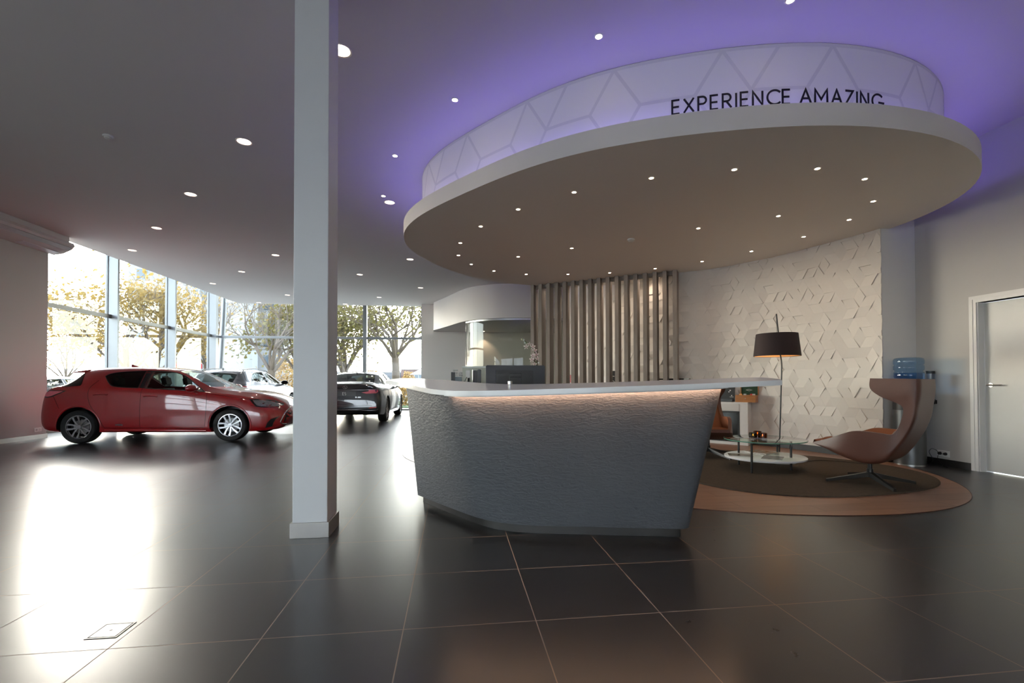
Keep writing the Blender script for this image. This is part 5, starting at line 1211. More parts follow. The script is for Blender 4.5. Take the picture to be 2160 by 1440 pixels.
def section(P, x, ins=0.0):
    zb, zt, ze = pc_(P['zb'], x) + ins, pc_(P['zt'], x) - ins, pc_(P['ze'], x) - ins * 0.5
    wm, we, wt = pc_(P['wm'], x) - ins, pc_(P['we'], x) - ins, pc_(P['wt'], x) - ins
    ze = min(ze, zt - 0.02); k = min(1.0, (zt - ze) / 0.16)
    zl = zb + (ze - zb) * 0.22; zm = zb + (ze - zb) * 0.58
    pts = [(0, zb), (wm - 0.14, zb), (wm - 0.035, zb + 0.03), (wm - 0.008, zl), (wm, zm), (wm - (wm - we) * 0.35, ze - (ze - zm) * 0.28), (we, ze)]
    te = zt - 0.075 * k
    pts += [(we + (wt - we) * 0.5 + 0.012 * k, ze + (te - ze) * 0.5), (wt, te), (wt * 0.86, zt - 0.032 * k), (wt * 0.5, zt - 0.008 * k), (0, zt)]
    c = cat([(0, y, z) for y, z in pts], 3)
    return [(p.y, p.z) for p in c]
def loft(P, x0, x1, ins=0.0, nst=84):
    bm = bmesh.new(); rings = []
    u = [0.5 - 0.5 * math.cos(PI * i / nst) for i in range(nst + 1)]
    xs = [x0 + (x1 - x0) * (0.55 * a + 0.45 * i / nst) for i, a in enumerate(u)]
    for x in xs:
        s = section(P, x, ins); r = [bm.verts.new((x, -y, z)) for y, z in s] + [bm.verts.new((x, y, z)) for y, z in s[-2:0:-1]]
        rings.append(r)
    n = len(rings[0])
    for a, b in zip(rings, rings[1:]):
        for i in range(n): bm.faces.new((a[i], b[i], b[(i + 1) % n], a[(i + 1) % n]))
    for r in (rings[0], rings[-1]):
        c = Vector((0, 0, 0))
        for v in r: c += v.co
        cv = bm.verts.new(c / n)
        for i in range(n): bm.faces.new((r[i], r[(i + 1) % n], cv))
    return fixn(bm)
class Surf:
    def __init__(s, bm): s.t = BVHTree.FromBMesh(bm)
    def y(s, x, z, sgn): h = s.t.ray_cast(Vector((x, sgn * 3, z)), Vector((0, -sgn, 0))); return h[0]
    def x(s, y, z, sgn): h = s.t.ray_cast(Vector((sgn * 9, y, z)), Vector((-sgn, 0, 0))); return h[0]
    def z(s, x, y): h = s.t.ray_cast(Vector((x, y, 4)), Vector((0, 0, -1))); return h[0]
def patch(sf, poly, ax, sgn, off=0.003, th=0.004, res=0.06):
    bm = bmesh.new()
    if ax == 'y': mk = lambda p: Vector((p[0], 0, p[1])); D = Vector((0, sgn, 0))
    elif ax == 'x': mk = lambda p: Vector((0, p[0], p[1])); D = Vector((sgn, 0, 0))
    else: mk = lambda p: Vector((p[0], p[1], 0)); D = Vector((0, 0, 1))
    f = bm.faces.new([bm.verts.new(mk(p)) for p in poly])
    xs = [p[0] for p in poly]; zs = [p[1] for p in poly]
    def cuts(lo, hi, nrm, mkc):
        k = int((hi - lo) / res)
        for i in range(1, k + 1): bmesh.ops.bisect_plane(bm, geom=bm.verts[:] + bm.edges[:] + bm.faces[:], plane_co=mkc(lo + (hi - lo) * i / (k + 1)), plane_no=nrm)
    if ax == 'y': cuts(min(xs), max(xs), (1, 0, 0), lambda v: (v, 0, 0)); cuts(min(zs), max(zs), (0, 0, 1), lambda v: (0, 0, v))
    elif ax == 'x': cuts(min(xs), max(xs), (0, 1, 0), lambda v: (0, v, 0)); cuts(min(zs), max(zs), (0, 0, 1), lambda v: (0, 0, v))
    else: cuts(min(xs), max(xs), (1, 0, 0), lambda v: (v, 0, 0)); cuts(min(zs), max(zs), (0, 1, 0), lambda v: (0, v, 0))
    bmesh.ops.triangulate(bm, faces=[f for f in bm.faces if len(f.verts) > 4])
    bad = []
    for v in bm.verts:
        h = sf.y(v.co.x, v.co.z, sgn) if ax == 'y' else (sf.x(v.co.y, v.co.z, sgn) if ax == 'x' else sf.z(v.co.x, v.co.y))
        if h is None: bad.append(v)
        else: v.co = h + D * off
    if bad: bmesh.ops.delete(bm, geom=bad, context='VERTS')
    top = bm.faces[:]
    r = bmesh.ops.extrude_face_region(bm, geom=top)
    for v in [g for g in r['geom'] if isinstance(g, bmesh.types.BMVert)]: v.co -= D * th
    return fixn(bm)
def proj_line(sf, pts, ax, sgn, off=0.0, closed=False, step=0.05):
    out = []
    P = [Vector((*p, 0)) for p in pts]
    if closed: P.append(P[0])
    for a, b in zip(P, P[1:]):
        k = max(1, int((b - a).length / step))
        for i in range(k):
            q = a.lerp(b, i / k); out.append(q)
    out.append(P[-1]); res = []
    D = Vector((0, sgn, 0)) if ax == 'y' else (Vector((sgn, 0, 0)) if ax == 'x' else Vector((0, 0, 1)))
    for q in out:
        h = sf.y(q.x, q.y, sgn) if ax == 'y' else (sf.x(q.x, q.y, sgn) if ax == 'x' else sf.z(q.x, q.y))
        if h is not None: res.append(h + D * off)
    return res
def wheel(root, x, y, sgn, R, w, phase=0.0, five=True):
    wr = empty('wheel', (x, y, R)); wr.parent = root
    A = Matrix.Rotation(-sgn * PI / 2, 4, 'X')            # lathe axis z -> outward (y = sgn)
    rr_ = R * 0.705
    bm = bmesh.new(); lathe(bm, [(rr_, -w * 0.42), (R * 0.93, -w * 0.5), (R * 0.985, -w * 0.42), (R, -w * 0.28), (R, w * 0.28), (R * 0.985, w * 0.42), (R * 0.93, w * 0.5), (R * 0.80, w * 0.505), (rr_, w * 0.43), (rr_ - 0.004, w * 0.3), (rr_ - 0.004, -w * 0.3)], 64, cap0=False, cap1=False, M=A)
    n = 64
    obj('tyre', fixn(bm), M_tyre, wr, smooth=40)
    bm = bmesh.new(); lathe(bm, [(rr_ - 0.002, w * 0.43), (rr_ - 0.014, w * 0.435), (rr_ - 0.02, w * 0.36), (rr_ - 0.024, w * 0.30)], 64, cap0=False, cap1=False, M=A)
    for k in range(10 if five else 5):
        base = phase + (2 * PI * k / 10 if five else 2 * PI * k / 5); tw = (0.10 if k % 2 else -0.10) if five else 0
        c0, c1 = base + tw * 1.3, base - tw * 0.9
        S_ = []
        for f in (0, 0.5, 1.0):
            r_ = 0.035 + (rr_ - 0.016 - 0.035) * f; a = c0 + (c1 - c0) * f; hw = (0.008 + 0.010 * f) * (1 if five else 2.0); zz = w * (0.34 + 0.06 * f)
            c = Vector((math.cos(a), math.sin(a), 0)); t_ = Vector((-c.y, c.x, 0))
            S_.append([bm.verts.new(A @ (c * r_ + t_ * s * hw + Vector((0, 0, z)))) for s, z in ((-1, zz - 0.03), (1, zz - 0.03), (1, zz), (-1, zz))])
        for p, q in zip(S_, S_[1:]):
            for j in range(4): bm.faces.new((p[j], p[(j + 1) % 4], q[(j + 1) % 4], q[j]))
    lathe(bm, [(0.036, w * 0.3), (0.034, w * 0.385), (0.01, w * 0.39)], 20, M=A)
    obj('rim', fixn(bm), M_rim, wr, smooth=30)
    bm = bmesh.new(); lathe(bm, [(rr_ - 0.026, w * 0.28), (rr_ - 0.03, -w * 0.02), (0.02, -w * 0.02)], 48, cap0=False, M=A)
    obj('rim_dish', bm, M_rimdark, wr, smooth=40)
    bm = bmesh.new(); lathe(bm, [(0.13, -w * 0.015), (0.13, 0.012)], 32, M=A); obj('brake_disc', bm, M_steel, wr, smooth=40)
    return wr
def build_car(name, P, paintm, loc, ang, label, catg, opts):
    root = empty(name, loc, ang); tag(root, label, catg)
    x0, x1 = P['zt'][0][0], P['zt'][-1][0]; R = P['R']; WB = P['WB']; WY = P['WY']
    ob = loft(P, x0, x1); sf = Surf(ob)
    body = obj('body', ob, paintm, root, smooth=38)
    ib = loft(P, x0 + 0.12, x1 - 0.45, ins=0.05, nst=50)
    inner = obj('cutter', ib, M_trim, root)
    boolean(body, inner); drop(inner)
    bm = bmesh.new()
    for wx in (0.0, WB):
        for s in (-1, 1): lathe(bm, [(P['arch'], 0.52), (P['arch'], 1.2)], 48, M=Matrix.Translation((wx, 0, R + 0.01)) @ Matrix.Rotation(-s * PI / 2, 4, 'X'))
    c = obj('cutter', fixn(bm), M_trim, root); boolean(body, c); drop(c)
    for poly in opts['side']:
        bm = bmesh.new(); polyprism(bm, [Vector((x, -1.5, z)) for x, z in poly], (0, 3.0, 0)); c = obj('cutter', fixn(bm), M_trim, root); boolean(body, c); drop(c)
    for poly, zlo in opts['top']:
        bm = bmesh.new(); prism(bm, poly, zlo, 3.0); c = obj('cutter', fixn(bm), M_trim, root); boolean(body, c); drop(c)
    me = body.data; me.polygons.foreach_set('use_smooth', [True] * len(me.polygons)); me.set_sharp_from_angle(angle=math.radians(38))
    # glass
    for i, poly in enumerate(opts['side']):
        for s in (-1, 1):
            g = opts['sideglass'][i]
            obj('side_window', patch(sf, poly, 'y', s, -0.006, 0.004, 0.12), g, root, smooth=40)
            bm = bmesh.new(); L_ = proj_line(sf, poly, 'y', s, 0.001, closed=True); tube(bm, L_, 0.0075 if s < 0 else 0.006, 6); obj('window_trim', bm, opts.get('wintrim', M_trim), root, smooth=60)
    for (poly, zlo), nm in zip(opts['top'], ('windscreen', 'rear_window')):
        obj(nm, patch(sf, poly, 'z', 1, -0.004, 0.004, 0.12), M_carclear if nm == 'windscreen' else M_carglass, root, smooth=40)
    for s in (-1, 1):
        for poly in opts.get('pillar', []): obj('pillar_trim', patch(sf, poly, 'y', s, 0.0015, 0.003, 0.08), M_trim, root, smooth=40)
        for nm, poly, m in opts.get('sidepatch', []): obj(nm, patch(sf, poly, 'y', s, 0.003 if nm.endswith('bezel') else 0.008, 0.006, 0.05), m, root, smooth=40)
    bm = bmesh.new()
    for s in (-1, 1):
        for ln in opts['seams']: tube(bm, proj_line(sf, ln, 'y', s, 0.0), 0.003, 5)
    obj('panel_gap', bm, M_seam, root)
    for nm, poly, m in opts.get('rearpatch', []):
        obj(nm, patch(sf, poly, 'x', -1, 0.004, 0.008, 0.05), m, root, smooth=40)
    for nm, ln, r_, m in opts.get('rearline', []):
        bm = bmesh.new(); tube(bm, proj_line(sf, ln, 'x', -1, 0.002), r_, 6); obj(nm, bm, m, root, smooth=60)
    # wheels and wheel housings
    for wx in (0.0, WB):
        for s in (-1, 1):
            wheel(root, wx, s * WY, s, R, P['TW'], 0.3 + wx)
            bm = bmesh.new(); A = Matrix.Translation((wx, 0, R + 0.01)); rows = []
            for k in range(25):
                a = -0.15 + (PI + 0.3) * k / 24; r_ = P['arch'] - 0.001
                zz = max(r_ * math.sin(a), -R + 0.08)
                rows.append((bm.verts.new(A @ Vector((r_ * math.cos(a), s * 0.53, zz))), bm.verts.new(A @ Vector((r_ * math.cos(a), s * (pc_(P['wm'], wx) - 0.025), zz)))))
            for p, q in zip(rows, rows[1:]): bm.faces.new((p[0], p[1], q[1], q[0]))
            bm.faces.new([r[0] for r in rows]); obj('wheel_housing', bm, M_trim, root)
    # cabin
    zf = 0.34
    for sx in P['seats']:
        for s in (-1, 1):
            so_ = obj('seat', boxm(sx - 0.02, sx + 0.5, s * 0.36 - 0.23, s * 0.36 + 0.23, zf, zf + 0.2, bev=0.05), M_cabin, root, smooth=60)
            bm = bmesh.new(); M = Matrix.Translation((sx - 0.02, s * 0.36, zf + 0.15)) @ Matrix.Rotation(-0.22, 4, 'Y'); box(bm, -0.09, 0.03, -0.22, 0.22, 0, 0.52, M=M); bmesh.ops.bevel(bm, geom=bm.edges[:], offset=0.04, segments=3, affect='EDGES'); obj('seat_back', bm, M_cabin, so_, smooth=60)
            bm = bmesh.new(); box(bm, -0.07, 0.02, -0.12, 0.12, 0.56, 0.76, M=M); bmesh.ops.bevel(bm, geom=bm.edges[:], offset=0.035, segments=3, affect='EDGES'); obj('headrest', bm, M_cabin, so_, smooth=60)
    dx = P['dash']; obj('dashboard', boxm(dx - 0.28, dx + 0.05, -0.66, 0.66, 0.62, 0.90, bev=0.06), M_cabin, root, smooth=60)
    bm = bmesh.new(); M = Matrix.Translation((dx - 0.38, 0.36, 0.86)) @ Matrix.Rotation(math.radians(65), 4, 'Y')
    tube(bm, [M @ Vector((0.18 * math.cos(2 * PI * k / 24), 0.18 * math.sin(2 * PI * k / 24), 0)) for k in range(25)], 0.013, 8); tube(bm, [M @ Vector((-0.17, 0, 0)), M @ Vector((0.17, 0, 0))], 0.012, 6); obj('steering_wheel', bm, M_cabin, root, smooth=60)
    # door mirrors, antenna
    for s in (-1, 1):
        mx, mz = P['mirror']; h = sf.y(mx + 0.05, mz - 0.06, s)
        if h:
            bm = bmesh.new(); bmesh.ops.create_icosphere(bm, subdivisions=3, radius=1.0, matrix=Matrix.Translation((mx - 0.02, h.y + s * 0.14, mz)) @ Matrix.Rotation(s * 0.25, 4, 'Z') @ Matrix.Diagonal((0.085, 0.125, 0.072, 1)))
            for v in bm.verts:
                if v.co.x < mx - 0.055: v.co.x = mx - 0.055
            mo = obj('door_mirror', bm, opts.get('mirrorm', paintm), root, smooth=50)
            bm = bmesh.new(); tube(bm, [(mx + 0.04, h.y - s * 0.01, mz - 0.085), (mx + 0.01, h.y + s * 0.08, mz - 0.05)], [0.03, 0.022], 8); obj('mirror_arm', bm, paintm, mo, smooth=60)
    hx = P['fin']; h = sf.z(hx, 0)
    bm = bmesh.new(); a = [bm.verts.new((hx + x, y, h.z - 0.004 + z)) for x, y, z in ((-0.06, -0.018, 0), (0.10, 0, 0), (-0.06, 0.018, 0), (-0.075, 0, 0.062))]
    for f in ((0, 1, 2), (0, 3, 1), (1, 3, 2), (2, 3, 0)): bm.faces.new([a[i] for i in f])
    obj('roof_antenna', fixn(bm), opts.get('finm', paintm), root)
    return root, sf
def smooth_arc(pts, sub=4): return [(p.x, p.y) for p in cat([(x, z, 0) for x, z in pts], sub)]

HB_ = dict(R=0.302, WB=2.567, WY=0.755, TW=0.205, arch=0.352, seats=(0.55, 1.38), dash=2.0, mirror=(1.955, 0.995), fin=0.42,
  zt=[(-.765, .50), (-.745, .64), (-.70, .78), (-.65, .90), (-.59, .985), (-.48, 1.035), (-.38, 1.10), (-.25, 1.235), (-.12, 1.335), (0, 1.38), (.3, 1.408), (.65, 1.415), (1.0, 1.41), (1.3, 1.39), (1.5, 1.355), (1.7, 1.275), (2.0, 1.125), (2.3, 1.0), (2.45, .965), (2.75, .94), (3.0, .895), (3.2, .835), (3.35, .755), (3.45, .66), (3.53, .5)],
  ze=[(-.765, .45), (-.7, .72), (-.65, .86), (-.6, .94), (-.5, 1.0), (-.4, 1.025), (0, 1.045), (.5, 1.035), (1.0, 1.0), (1.5, .96), (2.1, .915), (2.5, .875), (2.9, .80), (3.2, .70), (3.4, .60), (3.53, .45)],
  zb=[(-.765, .40), (-.72, .31), (-.6, .245), (-.35, .21), (.4, .195), (2.2, .175), (2.95, .175), (3.3, .19), (3.45, .26), (3.53, .40)],
  wm=[(-.765, .60), (-.72, .70), (-.6, .79), (-.3, .855), (0, .88), (.5, .862), (1.2, .852), (2.2, .868), (2.6, .88), (2.9, .862), (3.2, .78), (3.4, .64), (3.53, .46)],
  we=[(-.765, .58), (-.6, .735), (-.4, .79), (-.2, .80), (0, .80), (1, .80), (2, .81), (2.5, .80), (2.9, .76), (3.2, .66), (3.4, .54), (3.53, .42)],
  wt=[(-.765, .55), (-.6, .61), (-.4, .58), (-.2, .57), (0, .58), (.5, .59), (1.3, .585), (1.6, .58), (2.0, .64), (2.3, .68), (2.6, .66), (3, .6), (3.3, .5), (3.53, .36)])
rw = smooth_arc([(.96, 1.005), (.75, 1.015), (.545, 1.035), (.46, 1.085), (.36, 1.19), (.34, 1.225), (.40, 1.265), (.55, 1.298), (.78, 1.315), (.985, 1.322)], 3)
fw_ = smooth_arc([(1.085, 1.322), (1.3, 1.315), (1.5, 1.285), (1.66, 1.22), (1.84, 1.10), (2.10, .93)], 3) + [(1.6, .965), (1.07, 1.0)]
R_o = g_ = None
r0 = G(172.8, 934.5); r1 = G(489, 929.3); hd = (r1 - r0).normalized(); left = Vector((-hd.y, hd.x, 0))
arch_r = [(0.352 * 1.05 * math.cos(a), 0.312 + 0.352 * 1.05 * math.sin(a)) for a in [math.radians(d) for d in range(-12, 193, 9)]]
opts = dict(side=[rw, fw_], sideglass=[M_carglass, M_carclear],
  top=[([(1.53, -.50), (1.70, -.52), (2.12, -.62), (2.26, -.60), (2.33, -.3), (2.35, 0), (2.33, .3), (2.26, .60), (2.12, .62), (1.70, .52), (1.53, .50), (1.49, 0)], 0.93)],
  pillar=[[(.975, 1.004), (.998, 1.33), (1.075, 1.33), (1.055, 1.0)], [(1.93, .935), (2.0, 1.0), (2.12, .922)]],
  sidepatch=[('rear_quarter_glass', smooth_arc([(-.405, 1.035), (-.30, 1.15), (-.16, 1.275), (-.10, 1.285), (-.05, 1.235), (.0, 1.09), (-.01, 1.05)], 3) + [(-.2, 1.035)], M_blackgloss),
             ('tail_lamp_bezel', [(-.61, .84), (-.585, .935), (-.50, .968), (-.20, .962), (-.30, .912), (-.44, .85), (-.53, .832)], M_trim), ('tail_lamp', [(-.60, .862), (-.575, .928), (-.50, .955), (-.25, .951), (-.33, .918), (-.455, .866), (-.53, .85)], M_taillens),
             ('headlamp_bezel', [(2.89, .785), (3.08, .788), (3.26, .75), (3.44, .66), (3.30, .622), (3.09, .633), (3.015, .65), (2.95, .72)], M_trim), ('headlamp', [(2.95, .765), (3.08, .765), (3.22, .735), (3.40, .66), (3.30, .64), (3.10, .65), (3.04, .665), (2.99, .715)], M_headlens),
             ('fog_lamp_bezel', [(3.17, .235), (3.205, .33), (3.26, .40), (3.40, .455), (3.34, .40), (3.30, .33), (3.28, .26)], M_trim),
             ('grille', [(3.475, .60), (3.515, .60), (3.52, .3), (3.43, .28), (3.46, .4)], M_trim)],
  seams=[smooth_arc([(1.03, 1.0), (1.025, .8), (1.02, .5), (1.018, .285)], 4), smooth_arc([(.26, 1.15), (.19, 1.06), (.165, .99), (.165, .86), (.21, .70), (.33, .50), (.40, .34), (.43, .285)], 4),
         smooth_arc([(2.155, .90), (2.16, .7), (2.15, .45), (2.13, .285)], 4), [(.43, .283), (2.12, .258)], [(-.43, .87), (-.36, .74), (-.31, .64)], smooth_arc([(2.16, .90), (2.5, .845), (2.9, .785)], 4), smooth_arc([(2.93, .67), (3.1, .63), (3.3, .62)], 3)],
  rearpatch=[('rear_window', [(-.5, 1.06), (.5, 1.06), (.46, 1.29), (-.46, 1.29)], M_blackgloss)])
cpos = r0 + left * 0.755
red, sf = build_car('hatchback_car', HB_, M_red, (cpos.x, cpos.y, 0), math.atan2(hd.y, hd.x), 'shiny red five-door hatchback parked side-on in front of the left windows', 'car', opts)
for s in (-1, 1):
    for hx_, hz in ((.37, .885), (1.20, .848)):
        P_ = proj_line(sf, smooth_arc([(hx_ - .12, hz), (hx_ - .05, hz + .012), (hx_ + .06, hz + .012), (hx_ + .115, hz)], 3), 'y', s, 0.016); bm = bmesh.new(); tube(bm, P_, [0.010] + [0.0135] * (len(P_) - 2) + [0.010], 8); obj('door_handle', bm, M_red, red, smooth=60)
    bm = bmesh.new(); P_ = proj_line(sf, smooth_arc([(3.475, .60), (3.44, .46), (3.40, .33), (3.46, .285)], 4), 'y', s, 0.004)
    if len(P_) > 2: tube(bm, P_, 0.012, 6); obj('grille_trim', bm, M_chrome, red, smooth=60)
    else: bm.free()
    bm = bmesh.new(); P_ = proj_line(sf, arch_r, 'y', s, -0.006); tube(bm, P_, 0.016, 8); obj('arch_lip', bm, M_red, red, smooth=60)
    bm = bmesh.new(); P_ = proj_line(sf, [(x + 2.567, z) for x, z in arch_r], 'y', s, -0.006); tube(bm, P_, 0.016, 8); obj('arch_lip', bm, M_red, red, smooth=60)
    bm = bmesh.new(); P_ = proj_line(sf, [(.43, .232), (1.3, .222), (2.15, .205)], 'y', s, -0.012); tube(bm, P_, 0.03, 8); obj('sill_skirt', bm, M_red, red, smooth=60)
    hm = lambda u, v, d, s=s: (lambda h: Vector((0.62 + (u if s < 0 else -u), h.y + s * (0.002 + d), 0.318 + v)))(sf.y(0.62 + (u if s < 0 else -u), 0.318 + v, s))
    bm = bmesh.new(); strokes(bm, 'HYBRID', 0.026, 0.006, hm, gap=0.22); obj('badge_lettering', fixn(bm), M_chrome, red)
# tailgate spoiler
bm = bmesh.new(); Lx = []
for y in [-.56, -.5, -.3, 0, .3, .5, .56]:
    e = 0.06 * (abs(y) / .56) ** 2; ztop = 1.365 - 0.03 * (abs(y) / .56) ** 2.5
    Lx.append([bm.verts.new(p) for p in ((-.36 + e, y, ztop - 0.045), (-.36 + e, y, ztop - 0.03), (-.05, y, ztop + 0.012), (-.05, y, ztop - 0.05))])
for a, b in zip(Lx, Lx[1:]):
    for j in range(4): bm.faces.new((a[j], a[(j + 1) % 4], b[(j + 1) % 4], b[j]))
bm.faces.new(Lx[0]); bm.faces.new(Lx[-1][::-1]); obj('roof_spoiler', fixn(bm), M_red, red, smooth=50)

SD_ = dict(R=0.34, WB=2.80, WY=0.80, TW=0.225, arch=0.385, seats=(0.45, 1.5), dash=2.25, mirror=(2.1, 1.02), fin=0.35,
  zt=[(-1.08, .55), (-1.065, .80), (-1.04, .98), (-.97, 1.055), (-.6, 1.09), (-.38, 1.12), (0.0, 1.27), (.35, 1.38), (.8, 1.425), (1.3, 1.425), (1.7, 1.385), (2.0, 1.29), (2.4, 1.12), (2.7, 1.01), (3.2, .94), (3.6, .80), (3.75, .55)],
  ze=[(-1.08, .5), (-1.03, .84), (-.9, .93), (0, .97), (1, .96), (2, .94), (2.8, .88), (3.4, .75), (3.75, .5)],
  zb=[(-1.08, .36), (-1.02, .28), (-.5, .22), (3, .18), (3.6, .2), (3.75, .35)],
  wm=[(-1.08, .80), (-1.04, .86), (-.9, .905), (-.3, .925), (1.5, .92), (3, .925), (3.5, .8), (3.75, .55)],
  we=[(-1.08, .76), (-1.0, .80), (-.8, .84), (0, .86), (2, .86), (3, .84), (3.5, .7), (3.75, .5)],
  wt=[(-1.08, .70), (-.9, .74), (-.6, .72), (-.38, .64), (0, .60), (.5, .60), (1.5, .59), (2, .62), (2.7, .72), (3.4, .6), (3.75, .4)])
sw1 = smooth_arc([(.12, 1.03), (.02, 1.10), (.28, 1.26), (.6, 1.325), (1.0, 1.345)], 3) + [(.98, .995), (.5, 1.0)]
sw2 = smooth_arc([(1.09, 1.345), (1.5, 1.325), (1.85, 1.22), (2.35, .99)], 3) + [(1.6, .985), (1.07, .995)]
so_ = dict(side=[sw1, sw2], sideglass=[M_carglass, M_carclear], wintrim=M_chrome, mirrorm=M_blackgloss, finm=M_blackgloss,
  top=[([(1.78, -.50), (2.0, -.54), (2.5, -.66), (2.62, -.6), (2.68, 0), (2.62, .6), (2.5, .66), (2.0, .54), (1.78, .50), (1.74, 0)], 0.97), ([(-.40, -.56), (-.34, -.60), (.24, -.53), (.28, 0), (.24, .53), (-.34, .60), (-.40, .56)], 1.06)],
  pillar=[[(1.0, .995), (1.02, 1.345), (1.075, 1.345), (1.055, .995)]],
  sidepatch=[], seams=[smooth_arc([(1.04, .99), (1.02, .6), (1.0, .3)], 4), smooth_arc([(.15, .98), (.2, .8), (.42, .5), (.5, .3)], 4), smooth_arc([(2.3, .93), (2.3, .6), (2.26, .3)], 4), [(.5, .3), (2.26, .28)], [(-.80, .92), (-.66, .78), (-.45, .64)]],
  rearpatch=[('tail_lamp', [(.42, .835), (.60, .865), (.60, .90), (.84, .915), (.855, .86), (.78, .815), (.55, .805)], M_taillens), ('tail_lamp', [(-.42, .835), (-.60, .865), (-.60, .90), (-.84, .915), (-.855, .86), (-.78, .815), (-.55, .805)], M_taillens),
             ('number_plate', [(-.27, .745), (.27, .745), (.27, .865), (-.27, .865)], M_booklet), ('rear_reflector', [(.60, .425), (.80, .435), (.80, .462), (.64, .45)], M_reflector), ('rear_reflector', [(-.60, .425), (-.80, .435), (-.80, .462), (-.64, .45)], M_reflector),
             ('bumper_insert', [(-.62, .30), (.62, .30), (.66, .365), (-.66, .365)], M_trim)],
  rearline=[('chrome_bar', [(-.80, .918), (-.5, .90), (0, .895), (.5, .90), (.80, .918)], 0.008, M_chrome), ('lower_chrome', [(-.84, .40), (-.78, .365), (-.5, .372), (-.40, .39), (.40, .39), (.5, .372), (.78, .365), (.84, .40)], 0.007, M_chrome),
            ('boot_gap', [(-.62, .66), (0, .655), (.62, .66)], 0.004, M_seam), ('bumper_crease', [(-.70, .50), (0, .49), (.70, .50)], 0.005, M_alugrey)])
ra = G(809, 888); sh_ = Vector((math.cos(math.radians(95.8)), math.sin(math.radians(95.8)), 0)); sr = Vector((sh_.y, -sh_.x, 0)); sp = ra - sr * 0.80
sed, sf2 = build_car('sedan_car', SD_, M_blackpaint, (sp.x, sp.y, 0), math.radians(95.8), 'black saloon car seen from behind between the white column and the desk', 'car', so_)
hm = lambda u, v, d: (lambda h: Vector((h.x - 0.0135 - d, 0.055 - u, 0.772 + v)))(sf2.x(0.055 - u, 0.772 + v, -1))
npl = [c for c in sed.children if c.name.startswith('number_plate')][0]
bm = bmesh.new(); strokes(bm, 'ES', 0.068, 0.009, hm, gap=0.2); obj('plate_lettering', fixn(bm), M_paper, npl)
hm = lambda u, v, d: (lambda h: Vector((h.x - 0.002 - d, -0.27 - u, 0.70 + v)))(sf2.x(-0.27 - u, 0.70 + v, -1))
bm = bmesh.new(); strokes(bm, 'ES 300h', 0.026, 0.006, hm, gap=0.25); obj('badge_lettering', fixn(bm), M_chrome, sed)
bm = bmesh.new(); E_ = [(0.055 * math.cos(2 * PI * k / 24), .968 + 0.038 * math.sin(2 * PI * k / 24)) for k in range(25)]
tube(bm, [Vector((sf2.x(y, z, -1).x - 0.006, y, z)) for y, z in E_], 0.004, 6); tube(bm, [Vector((sf2.x(y, z, -1).x - 0.008, y, z)) for y, z in ((.02, .99), (.0, .955), (-.035, .952))], 0.005, 6); obj('emblem', bm, M_chrome, sed)
obj('boot_spoiler', patch(sf2, [(-1.02, -.70), (-.93, -.74), (-.93, .74), (-1.02, .70), (-1.045, 0)], 'z', 1, 0.012, 0.02, 0.08), M_blackpaint, sed, smooth=40)

SU_ = dict(R=0.35, WB=2.62, WY=0.79, TW=0.225, arch=0.40, seats=(0.35, 1.3), dash=2.0, mirror=(1.85, 1.10), fin=-0.12,
  zt=[(-.86, .6), (-.84, .92), (-.76, 1.06), (-.62, 1.20), (-.42, 1.40), (-.25, 1.46), (0.1, 1.50), (.6, 1.52), (1.1, 1.505), (1.45, 1.46), (1.8, 1.33), (2.2, 1.14), (2.45, 1.06), (2.9, 1.01), (3.25, .93), (3.45, .78), (3.53, .6)],
  ze=[(-.86, .55), (-.8, .95), (-.5, 1.08), (0, 1.08), (1, 1.05), (2, 1.01), (2.8, .94), (3.3, .8), (3.53, .55)],
  zb=[(-.86, .42), (-.8, .32), (-.4, .27), (3, .23), (3.4, .26), (3.53, .4)],
  wm=[(-.86, .74), (-.8, .82), (-.6, .88), (0, .915), (1.2, .90), (2.6, .915), (3.1, .85), (3.4, .7), (3.53, .5)],
  we=[(-.86, .7), (-.7, .78), (-.3, .82), (1, .84), (2.2, .84), (2.9, .8), (3.3, .65), (3.53, .45)],
  wt=[(-.86, .66), (-.7, .64), (-.4, .59), (0, .60), (1, .60), (1.5, .59), (2, .65), (2.5, .72), (3.1, .62), (3.53, .4)])
uw1 = smooth_arc([(-.05, 1.14), (-.12, 1.19), (.15, 1.36), (.5, 1.42), (.88, 1.43)], 3) + [(.90, 1.09), (.4, 1.10)]
uw2 = smooth_arc([(.98, 1.43), (1.3, 1.40), (1.65, 1.28), (2.08, 1.06)], 3) + [(1.4, 1.065), (.98, 1.085)]
uo = dict(side=[uw1, uw2], sideglass=[M_carclear, M_carclear], wintrim=M_chrome, mirrorm=M_blackgloss, finm=M_blackgloss,
  top=[([(1.52, -.50), (1.75, -.53), (2.25, -.66), (2.36, -.6), (2.42, 0), (2.36, .6), (2.25, .66), (1.75, .53), (1.52, .50), (1.49, 0)], 1.03), ([(-.70, -.52), (-.46, -.53), (-.44, 0), (-.46, .53), (-.70, .52), (-.72, 0)], 1.1)],
  seams=[smooth_arc([(.94, 1.08), (.93, .7), (.92, .36)], 4), smooth_arc([(2.05, 1.0), (2.05, .7), (2.0, .36)], 4), [(.45, .38), (2.0, .35)]],
  sidepatch=[('black_quarter_trim', [(-.42, 1.12), (-.40, 1.20), (-.24, 1.40), (-.12, 1.42), (-.30, 1.20), (-.28, 1.12)], M_trim), ('tail_lamp', [(-.80, .92), (-.78, .99), (-.50, 1.02), (-.55, .97)], M_taillens)],
  rearpatch=[('tail_lamp', [(-.76, .93), (.76, .93), (.76, .985), (-.76, .985)], M_taillens)])
